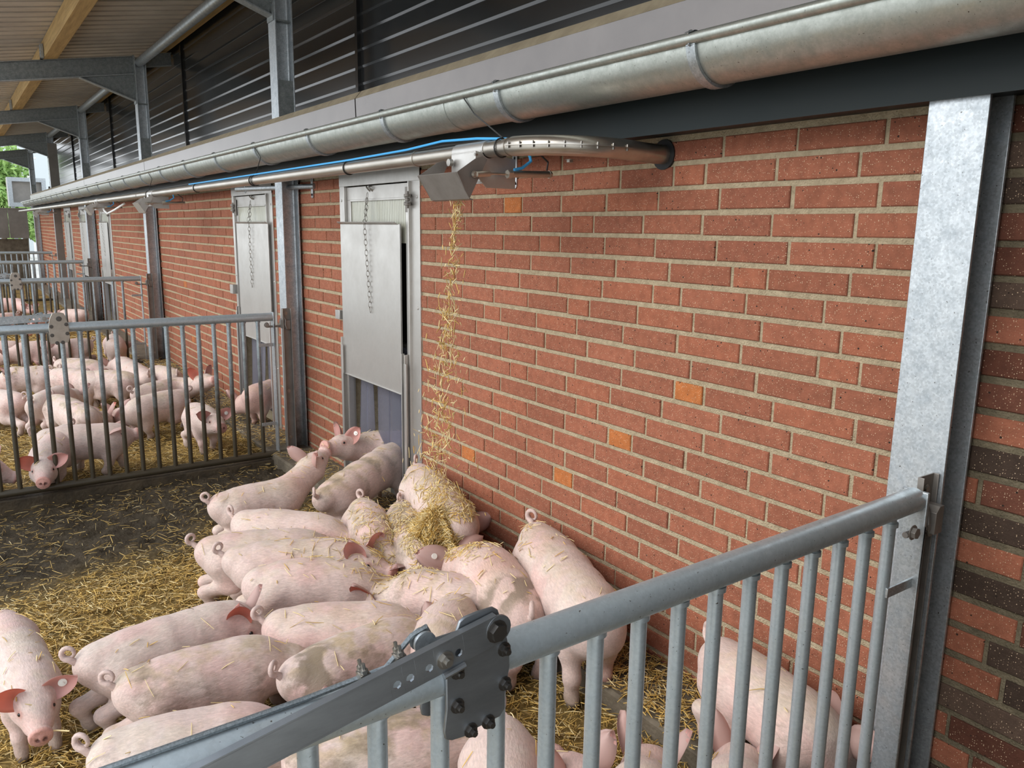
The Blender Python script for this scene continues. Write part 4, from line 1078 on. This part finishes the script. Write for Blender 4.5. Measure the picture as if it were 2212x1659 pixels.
    nz2 = fbm(rel[:,0]*38+seed*2, rel[:,1]*38+rel[:,2]*30, seed % 89)
    nz3 = fbm(rel[:,0]*6+seed*3, (rel[:,1]+rel[:,2])*6, seed % 53)
    C = FLESH[None]*(.94+.12*nz2[:, None])*tone
    def blend(C, col_, k): k = np.clip(k, 0, 1)[:, None]; return C*(1-k)+col_*k
    C = blend(C, CREAM, .55*sstep(.45, .7, nz)*sstep(-.1, .6, nrm[:,2]))
    C = blend(C, PINK, .45*sstep(.5, .75, nz3))
    C = blend(C, TAN, dirt*1.15*sstep(.30, .95, nrm[:,2])*sstep(.38, .62, .5*nz+.5*nz2))
    DT = (.10+.55*dirt)*sstep(.40, .66, .5*nz3+.5*nz)
    if muck: DT = np.maximum(DT, muck*.85*np.exp(-((rel[:,0]-(Tw-base)@fwd-.03)/.10)**2)*sstep(.3, .55, nz))
    foot_h = V[:,2]-(np.array([zfoot(a, b_) for a, b_ in V[:, :2]]) if g0 is None else g0)
    C = blend(C, GRIME, .6*sstep(.11, .02, foot_h+.03*(nz2-.5)))
    C = blend(C, np.array([.10,.075,.05]), sstep(.024, .014, foot_h)*.8)
    hz = (V-Kc)@hd
    near_h = sstep(.16*s, .09*s, np.linalg.norm(V-(Kc+hd*.08*s), axis=1))
    C = blend(C, PINK, .45*near_h*sstep(.06*s, .12*s, hz))
    C = blend(C, np.array([.62,.27,.21]), .7*sstep(.138*s, .148*s, hz)*near_h)
    for a in nos: C = blend(C, np.array([.10,.03,.025]), sstep(.0115*s, .0065*s, np.linalg.norm(V-a, axis=1)))
    eyes = [Kc+hd*.052*s+hu*.027*s+hs*sg*.0475*s for sg in (-1, 1)]
    for ei in range(2):
        o_ = hs*(-1, 1)[ei]; ts = np.linspace(.085, .0, 44)*s; q_ = (Kc+hd*.052*s+hu*.027*s)[None]+o_[None]*ts[:, None]; fv_ = F(q_); k_ = np.argmax(fv_ < 0); eyes[ei] = q_[k_]
    for a in eyes: C = blend(C, np.array([.50,.25,.20]), .75*sstep(.024*s, .010*s, np.linalg.norm(V-a, axis=1)))
    if red: C = blend(C, np.array([.70,.36,.31]), red*sstep(.2, .6, nz)+red*.5)
    C = np.clip(C, .01, 1)
    nv = len(V); allv = [V]; allc = [C]; faces = Q.tolist(); mi = [0]*len(faces)
    def addgeo(vs, fs, cs, m):
        nonlocal nv
        allv.append(np.array(vs)); allc.append(np.array(cs)); faces.extend([[nv+i for i in f] for f in fs]); mi.extend([m]*len(fs)); nv += len(vs)
    tags = []
    for sg in (-1, 1):
        e_ = ear[0 if sg < 0 else 1] if isinstance(ear, tuple) else ear
        root = Kc+hu*.046*s+hs*sg*.043*s-hd*.008*s
        if e_ == 'up': de, ne = hu*.75+hs*sg*.55-hd*.15, hd*.8+hs*sg*.35
        elif e_ == 'side': de, ne = hu*.38+hs*sg*.85-hd*.02, hd*.85+hu*.25
        elif e_ == 'fwd': de, ne = hu*.35+hs*sg*.45+hd*.65, -hu*.6+hd*.35+hs*sg*.5
        elif e_ == 'back': de, ne = hu*.45+hs*sg*.5-hd*.55, hs*sg*.9+hd*.2
        elif e_ == 'flag': de, ne = hu*.75+hs*sg*.28-hd*.22, hs*sg*.9+hd*.35
        elif e_ == 'tall': de, ne = hu*.95+hs*sg*.20-hd*.05, hs*sg*.5+hd*.8
        vs, fs, cs = ear_geo(root, de, ne, (.100 if e_ == 'tall' and hT > .3 and tail == 0 else .112)*s, (.056 if e_ == 'tall' else .080)*s, .36, seed, redside in (sg, 2))
        redf = .9 if r.random() < .5 else 1.05
        addgeo(vs, fs, [c*redf for c in cs], 1)
        if (tag_ == sg) or tag_ == 2: tags.append((vs[4*7+3], unit(ne-unit(de)*np.dot(ne, unit(de)))))
    # curly tail
    if tail:
        tb = sp(-.02)-up*.042*s-fwd*.050*s; R = .021*s; n_ = 22; path = []; rad = []
        a1 = unit(-fwd*.8+side*(.55 if r.random() < .5 else -.55)); 
        for i in range(n_):
            t = i/(n_-1)
            if t < .3:
                path.append(tb-fwd*(.024*t/.3)*s+up*(.022*(t/.3))*s)
            else:
                th = -math.pi/2+(t-.3)/.7*(2*math.pi*(.95+.25*tail)); cc_ = tb-fwd*.026*s+up*.043*s
                w_ = R*(1-.25*(t-.3))
                path.append(cc_+a1*(w_*math.cos(th))+up*(w_*math.sin(th))+np.cross(a1, up)*(.016*(t-.3))*s)
            rad.append((.0105*(1-t)+.0035)*s)
        vs, fs = tube_geo(path, rad); DT = np.concatenate([DT, np.zeros(nv-len(DT))]); addgeo(vs, fs, [FLESH*.95*tone*(1-.25*i/len(vs))+PINK*.08 for i in range(len(vs))], 0)
    VV = np.concatenate(allv)-base; CC = np.concatenate(allc)
    # mesh in the animal's own frame (x forward)
    Rm = np.stack([fwd, side, up], 1); VV = VV@Rm
    me = bpy.data.meshes.new('pig'); me.from_pydata(VV.tolist(), [], faces)
    me.materials.append(M_pig); me.materials.append(M_ear); me.polygons.foreach_set('material_index', mi)
    me.polygons.foreach_set('use_smooth', [True]*len(faces))
    ca = me.color_attributes.new('Col', 'FLOAT_COLOR', 'POINT'); ca.data.foreach_set('color', np.concatenate([CC, np.ones((len(CC), 1))], 1).astype(np.float32).reshape(-1))
    DT = np.concatenate([DT, np.zeros(len(VV)-len(DT))]); da = me.attributes.new('Dirt', 'FLOAT', 'POINT'); da.data.foreach_set('value', DT.astype(np.float32))
    o = bpy.data.objects.new('pig', me); col.objects.link(o); o.location = base; o.rotation_euler = (0, 0, math.atan2(fwd[1], fwd[0]))
    tag(o, label, 'pig', group)
    def child(name, mb, m):
        c = mb.build(name, m)
        arr = (np.array(mb.v)-base)@Rm; c.data.vertices.foreach_set('co', arr.reshape(-1)); c.parent = o; return c
    if not far:
        for a in eyes:
            m_ = MB(); m_.sphere(a-.35*.0085*s*unit(a-Kc), .0085*s, 10, 6); child('eye', m_, M_eye)
        for c_, n__ in tags:
            m_ = MB(); c_ = np.array(c_)+n__*.004; m_.tube([c_, c_+n__*.004], .0135, 14); m_.tube([c_+n__*.004, c_+n__*.008], .0045, 8); m_.tube([c_-n__*.016, c_], .004, 8); m_.tube([c_-n__*.020, c_-n__*.016], .0125, 14); child('ear_tag', m_, M_eartag)
    top = (nrm[:, 2] > .55) & (rel[:, 2] > .2)
    PIGS.append(dict(o=o, V=V[top], N=nrm[top], L=L, s=s, label=label, T=Tw, S=Sw, Nw=Nw, nd=float(np.linalg.norm(Nw-Sw))))
    return o

B2 = 'pigs in the second pen'; C3 = 'pigs in the far pens'
# --- near pen, from the left
pig('pale pig at the lower left, facing the camera with straw in its mouth', (4,1322), (62,1440), (88,1588), hT=.325, hS=.32, hN=.19, fat=.86, ear='side', tag_=1, dirt=.25, tail=0, step=[0,.0,.05,.03], redside=-1)
pig('long clean pink pig with ringed tail, one red ear toward the camera', (205,1395), (478,1308), (598,1385), hN=.17, ear=('flag','tall'), dirt=.08, redside=-1)
pig('dusty pig with dirty tail stub between the long pink pig and the gate', (292,1450), (540,1385), None, yaw=-10, pitch=-45, nl=.14, dirt=.55, tail=.3, muck=.6)
pig('clean pink pig at the bottom left beside the gate rail, tail in a ring', (245,1590), (520,1535), None, yaw=-5, pitch=-40, dirt=.2)
pig('dusty pig with dung on its ham, just behind the front gate rail', (645,1425), (855,1345), None, yaw=-8, pitch=-40, dirt=.75, muck=1., ear='back')
pig('pink pig with straw on its neck, tail near the red-eared pig\'s nose', (608,1322), (830,1312), None, yaw=-25, pitch=-40, dirt=.3, tag_=-1, ear='side')
pig('pig with high arched back and hidden head, behind the long pink pig', (560,1232), (755,1222), None, yaw=-15, pitch=-45, dirt=.35, tail=0, arch=.03)
pig('pig in the middle of the crowd, head raised in profile with both ears out', (515,1182), (735,1172), (850,1236), hN=.225, dirt=.35, ear=('flag','side'))
pig('pig with only its rump and dark hind foot showing, left of the crowd', (455,1162), (650,1150), None, yaw=0, pitch=-40, dirt=.3)
pig('pig with a large curled tail lying low behind the crowd, head hidden', (530,1105), (695,1118), None, yaw=-20, pitch=-45, dirt=.25)
pig('pig stretching its nose up to the pig in the doorway', (478,1068), (612,1040), (702,972), hN=.33, dirt=.35, ear=('flag','up'), hT=.33)
pig('pig coming out of the near door through the strips, with a white ear tag', (.30, 4.98, .345), (800,937), (702,962), hS=.335, hN=.33, dirt=.3, ear='up', tag_=1, gz=0.0, step=[0,0,.03,-.03])
pig('tan-backed pig climbing from the crowd toward the near door, dark hooked tail to the left', (703,1052), (842,962), None, yaw=10, pitch=-15, dirt=.7, tail=1, ear='side')
pig('left one of the two straw-dusted pigs seen end-on in the middle', (783,1078), (812,1140), None, yaw=40, pitch=-50, dirt=.7)
pig('narrow pig half buried in straw between the two backs under the falling straw', (866,1086), (905,1165), None, yaw=0, pitch=-50, dirt=.8, fat=.98)
pig('pig standing along the wall at the door frame, under the falling straw', (905,1003), (985,1092), (1000,1168), hN=.05, hT=.385, hS=.37, dirt=.65, ear='side', tail=.2, fat=1.08)
pig('pig with its back to the camera, grey smudge above tail, white tag on left ear', (1126,1292), (1050,1185), None, yaw=12, pitch=-40, dirt=.3, fat=1.24, ear='side', tag_=1, muck=.9, red=.15, tail=.6)
pig('pig at the wall right of the crowd, snout down behind the gate bars', (1163,1132), (1283,1275), (1300,1408), hN=.07, hT=.385, hS=.37, dirt=.35, ear='back', fat=1.17)
pig('pig sideways left of the white-tagged one, straw on neck, one red ear', (1030,1262), (900,1240), None, yaw=18, pitch=-45, dirt=.55, ear=('side','flag'), tail=0, redside=1)
pig('pig with a rounded straw-flecked back just above the dark gate plate', (985,1290), (942,1352), None, yaw=35, pitch=-40, dirt=.5, ear='side', tail=0)
pig('tan-backed pig under the lever arm, left of the dark gate plate', (665,1592), (900,1552), None, yaw=12, pitch=-20, dirt=.8, ear='up', tag_=1)
pig('whitish pig cut by the lower edge, right of the dark gate plate', (1082,1556), (1092,1690), None, yaw=0, pitch=-40, dirt=.1)
pig('pig at the lower edge, leftmost of three, little but its ear in view', (1305,1880), (1290,1730), None, yaw=25, pitch=-5, dirt=.2, ear='flag', tail=0)
pig('pig behind the bars at the lower edge, middle one of three', (1398,1800), (1388,1668), None, yaw=-20, pitch=-25, dirt=.2, ear='flag', tail=0)
pig('pig behind the bars at the lower edge, rightmost of three', (1600,1790), (1592,1660), None, yaw=-15, pitch=-25, dirt=.2, ear='flag', tail=0)
pig('pale pig behind the bars on the step by the wall, tail up, at the column', (1562,1385), (1745,1515), (1872,1655), hN=.12, dirt=.35, ear='side')
# --- second pen
pig('pig facing the camera through the second gate, red ear lit up', (142,918), (96,962), (93,1040), hN=.2, dirt=.05, ear='side', group=B2, redside=-1)
pig('pig at the left edge of the second gate, only its head in view', (-140,1000), (-45,985), (36,1028), hN=.17, dirt=.1, ear='up', group=B2)
pig('white pig walking right behind the pig that looks through the second gate', (100,928), (246,918), (298,932), hN=.27, dirt=.15, ear='fwd', group=B2, step=[0,0,.05,-.05])
pig('small pale pig facing the camera near the latch end of the second gate, ears spread', (418,872), (445,884), (479,922), hN=.27, dirt=.1, ear='side', tag_=1, group=B2, fat=.92)
pig('large pig sideways with its head low to the left, behind the small pale pig', (388,842), (298,862), (242,908), hN=.10, dirt=.4, group=B2)
pig('pig holding its head high to the right with one red ear, nose near the wall', (300,836), (388,818), (464,818), hN=.37, dirt=.55, ear=('flag','up'), group=B2, redside=-1)
pig('grey-spotted pig sideways with lowered head in the middle of the second pen', (122,796), (205,806), (252,850), hN=.09, dirt=.4, ear='back', group=B2)
pig('pig with a dark curled tail, its back to the camera, left in the second pen', (78,856), (130,836), None, yaw=-10, pitch=-30, dirt=.2, group=B2)
pig('tan-backed pig rooting with a red ear, left of the middle in the second pen', (118,852), (182,880), (238,910), hN=.12, dirt=.7, ear=('flag','side'), group=B2, redside=-1)
pig('pig cut by the left edge with its hind leg stretched back, second pen', (38,850), (-45,842), None, yaw=0, pitch=-30, dirt=.3, group=B2, step=[-.08,.0,0,0])
pig('pig with straw along its back facing left, at the left edge of the second pen', (108,792), (22,800), (-4,838), hN=.18, dirt=.7, ear='side', group=B2)
pig('pig with a ringed tail and tan back behind the grey-spotted one', (132,776), (200,780), None, yaw=-10, pitch=-40, dirt=.7, group=B2)
pig('pig stooping right beside the grey-spotted one, dark little tail', (205,802), (272,806), (296,850), hN=.06, dirt=.6, group=B2)
pig('large pink pig humped behind the others near the third column', (316,802), (262,772), None, yaw=20, pitch=-30, dirt=.2, group=B2)
pig('pig turned away with a pink rump, against the foot of the third column', (375,800), (338,792), None, yaw=0, pitch=-40, dirt=.4, group=B2)
pig('pig coming out of the second door, head down behind the gate bars', (.22,7.35,.35), (548,835), (512,882), hN=.10, dirt=.4, red=.25, group=B2, gz=.0)
# --- third and fourth pens
pig('pink pig sideways behind the third gate, hind leg stretched', (106,738), (48,742), None, yaw=0, pitch=-35, dirt=.1, red=.2, group=C3)
pig('pink pig with a ringed tail behind the third gate, right of the middle', (186,732), (138,738), None, yaw=0, pitch=-35, dirt=.05, group=C3)
pig('pig facing the camera with drooping red ears beyond the third gate', (243,722), (250,733), (262,764), hN=.12, dirt=.1, ear='side', group=C3, redside=2)
pig('pink pig at the left edge behind the third gate', (30,738), (-25,742), None, yaw=0, pitch=-30, dirt=.1, red=.2, group=C3)
pig('far pink pig standing behind the lever arm of the second gate, brown ears', (-12,646), (40,646), (72,672), hN=.16, dirt=.05, red=.4, ear='side', group=C3)
pig('far pig with its rump at the fourth column, small tail to the right', (180,670), (142,670), None, yaw=0, pitch=-30, dirt=.15, red=.15, group=C3)
pig('far pig lying low beside the one with brown ears', (112,676), (84,684), None, yaw=0, pitch=-30, dirt=.05, red=.3, group=C3)
pig('farthest left pig, only a pink back above the lever arm', (28,676), (-10,682), None, yaw=0, pitch=-20, dirt=.05, red=.25, group=C3)
# ------------------------------------------------------------------ straw
def straw_mesh(name, P, D, L, Wd, colr, label, bendz=None, parent=None):
    """P: centres, D: unit directions, L: lengths, Wd: widths -> one mesh of flat bent stalks"""
    n = len(P); D = D/np.linalg.norm(D, axis=1)[:, None]
    up = np.tile(np.array([[0, 0, 1.]]), (n, 1))+.35*rng.normal(size=(n, 3)); S_ = np.cross(D, up); S_ /= np.linalg.norm(S_, axis=1)[:, None]+1e-9
    U = np.cross(S_, D)
    bz = (rng.random(n)-.35)*.10*L if bendz is None else bendz
    rows = []
    for k, t in enumerate((-.5, 0., .5)):
        c = P+D*(L*t)[:, None]+U*(bz*(1-4*t*t))[:, None]
        w_ = Wd*(1 if t == 0 else .75)
        rows += [c-S_*(w_*.5)[:, None], c+S_*(w_*.5)[:, None], c+U*(w_*.55)[:, None]]
    V = np.stack(rows, 1).reshape(-1, 3)
    base = (np.arange(n)*9)[:, None, None]
    f = []
    for k in (0, 3):
        for i in range(3):
            j = (i+1) % 3; f.append([k+i, k+j, k+3+j, k+3+i])
    F_ = (base+np.array(f)[None]).reshape(-1, 4)
    me = bpy.data.meshes.new(name); me.vertices.add(len(V)); me.vertices.foreach_set('co', V.astype(np.float32).reshape(-1))
    me.loops.add(F_.size); me.loops.foreach_set('vertex_index', F_.astype(np.int32).reshape(-1))
    me.polygons.add(len(F_)); me.polygons.foreach_set('loop_start', (np.arange(len(F_))*4).astype(np.int32))
    me.update(calc_edges=True); me.validate()
    ca = me.color_attributes.new('Col', 'FLOAT_COLOR', 'POINT')
    c4 = np.repeat(np.concatenate([colr, np.ones((n, 1))], 1), 9, axis=0)
    ca.data.foreach_set('color', c4.astype(np.float32).reshape(-1))
    me.materials.append(M_straw)
    o = bpy.data.objects.new(name, me); col.objects.link(o)
    tag(o, label, 'straw', kind='stuff'); return o
GOLD = np.array([.70,.46,.13]); PALE = np.array([.88,.70,.36]); BRWN = np.array([.30,.185,.06])
def straw_cols(n, pale=.2, brown=.3):
    u = rng.random(n); v = rng.random((n, 1))
    c = np.where((u < brown)[:, None], BRWN+(GOLD-BRWN)*v*.6, np.where((u > 1-pale)[:, None], PALE*(.8+.3*v), GOLD*(.75+.55*v)))
    return c
def scatter(area, dens, dfun, zf, lmin, lmax, tilt=.22):
    x0, x1, y0, y1 = area; n = int((x1-x0)*(y1-y0)*dens)
    x = x0+(x1-x0)*rng.random(n); y = y0+(y1-y0)*rng.random(n)
    k = rng.random(n) < dfun(x, y); x = x[k]; y = y[k]; n = len(x)
    a = rng.random(n)*2*math.pi; L = lmin+(lmax-lmin)*rng.random(n)**1.7
    D = np.stack([np.cos(a), np.sin(a), tilt*rng.normal(size=n)], 1)
    P = np.stack([x, y, zf(x, y)+rng.random(n)*.03+.004], 1)
    return P, D, L
def dens_near(x, y): return np.clip(1.0-1.05*mudness(x, y), .09, 1)*(.45+.75*sstep(.25, .6, fbm(x*2.5, y*2.5, 21)))
parts = [scatter((-2.9, -.31, 1.7, 6.25), 6600, dens_near, zground, .012, .075),
         scatter((-3.3, -.31, 6.4, 11.0), 3000, lambda x, y: .5+.6*fbm(x*2, y*2, 31), zground, .025, .085),
         scatter((-3.3, -.31, 11.05, 17.5), 900, lambda x, y: .5+.6*fbm(x*2, y*2, 32), zground, .05, .14),
         scatter((-.31, -.01, 1.2, 6.2), 7000, lambda x, y: np.where(y < 4.3, .9, .25)*(.12+.88*sstep(.33, .52, fbm(x*7, y*3.2, 41))), lambda x, y: 0*x+.0, .02, .07),
         scatter((-.31, -.01, 6.4, 11.0), 1600, lambda x, y: .7+0*x, lambda x, y: 0*x, .03, .08)]
P = np.concatenate([p[0] for p in parts]); D = np.concatenate([p[1] for p in parts]); L = np.concatenate([p[2] for p in parts])
mdn = mudness(P[:,0], P[:,1])
cc = straw_cols(len(P), .16, .36)*(1-.35*mdn[:, None])
far_ = P[:,1] > 11
straw_mesh('straw_bedding', P, D, L, np.where(far_, .007, .0032)+.0018*rng.random(len(P)), cc, 'golden straw bedding strewn over the pen floors')

# heap of fresh straw where the stream lands
n = 15000; hc = at_z(942, 1180, .19)
r1 = np.abs(rng.normal(size=n))*.15; a = rng.random(n)*2*math.pi
x = hc[0]+r1*np.cos(a)*1.0; y = hc[1]+r1*np.sin(a)*1.25
z = -.06+(.43)*np.exp(-(r1/.21)**2)*(1-.12*rng.random(n))
D = np.stack([np.cos(a*3), np.sin(a*5), .5*rng.normal(size=n)], 1)
straw_mesh('straw_heap', np.stack([x, y, z], 1), D, .02+.045*rng.random(n), .0028+.0016*rng.random(n), straw_cols(n, .5, .04), 'heap of fresh straw under the outlet, in the middle of the crowding pigs')

# straw falling from the outlet
n = 1300; t = rng.random(n)**.85
st_ = np.array([PX-.075, 3.27, 1.77]); en = np.array([hc[0]+.02, hc[1]+.05, .34])
c = st_+(en-st_)*np.stack([t**.9, t**.9, t], 1)
clump = .5+.5*np.sin(t*31)*np.sin(t*13+1); sp_ = (.010+.075*t**1.3)*(.35+.9*rng.random(n))
c = c+rng.normal(size=(n, 3))*sp_[:, None]*np.array([1, 1, .6])
k = rng.random(n) < .35+.65*clump; c = c[k]; n = len(c)
D = rng.normal(size=(n, 3))*np.array([.55, .55, 1.25])
straw_mesh('falling_straw', c, D, .014+.040*rng.random(n)**1.6, .0030+.0026*rng.random(n), straw_cols(n, .6, .04), 'stream of chopped straw falling from the outlet onto the pigs')

# stalks lying on the pigs' backs
Pq = []; Dq = []
for q in PIGS:
    V, N_ = q['V'], q['N']
    if len(V) == 0: continue
    dh = np.hypot(V[:,0]-hc[0], V[:,1]-hc[1]); pr = np.exp(-(dh/.32)**2)*.5*(fbm(V[:,0]*9, V[:,1]*9, 77) > .42)+.006
    if 'straw along its back' in q['label']: pr = pr+.12
    k = np.where(rng.random(len(V)) < pr*(1 if V[0,1] < 6.3 else .6))[0]
    for i in k:
        t_ = np.cross(N_[i], rng.normal(size=3)); Pq.append(V[i]+N_[i]*.004); Dq.append(t_+.25*N_[i]*rng.normal())
Pq = np.array(Pq); Dq = np.array(Dq); n = len(Pq)
straw_mesh('loose_straw', Pq, Dq, .014+.055*rng.random(n)**1.6, .0026+.0018*rng.random(n), straw_cols(n, .65, .02), 'loose straw stalks lying on the backs of the pigs')

# the stalk held in the mouth of the pig at the lower left
q0 = PIGS[0]['Nw']; q1 = at_z(150, 1579, float(q0[2])-.012)
q0 = at_z(96, 1580, float(q0[2])-.010)
p = MB(); p.tube([q0, (q0+q1)/2+np.array([0, 0, .003]), q1], .0026, 6)
o = p.build('straw_stalk', mat('pale_straw', (.86,.68,.34), .5)); tag(o, 'single pale straw stalk in the mouth of the pig at the lower left', 'straw')
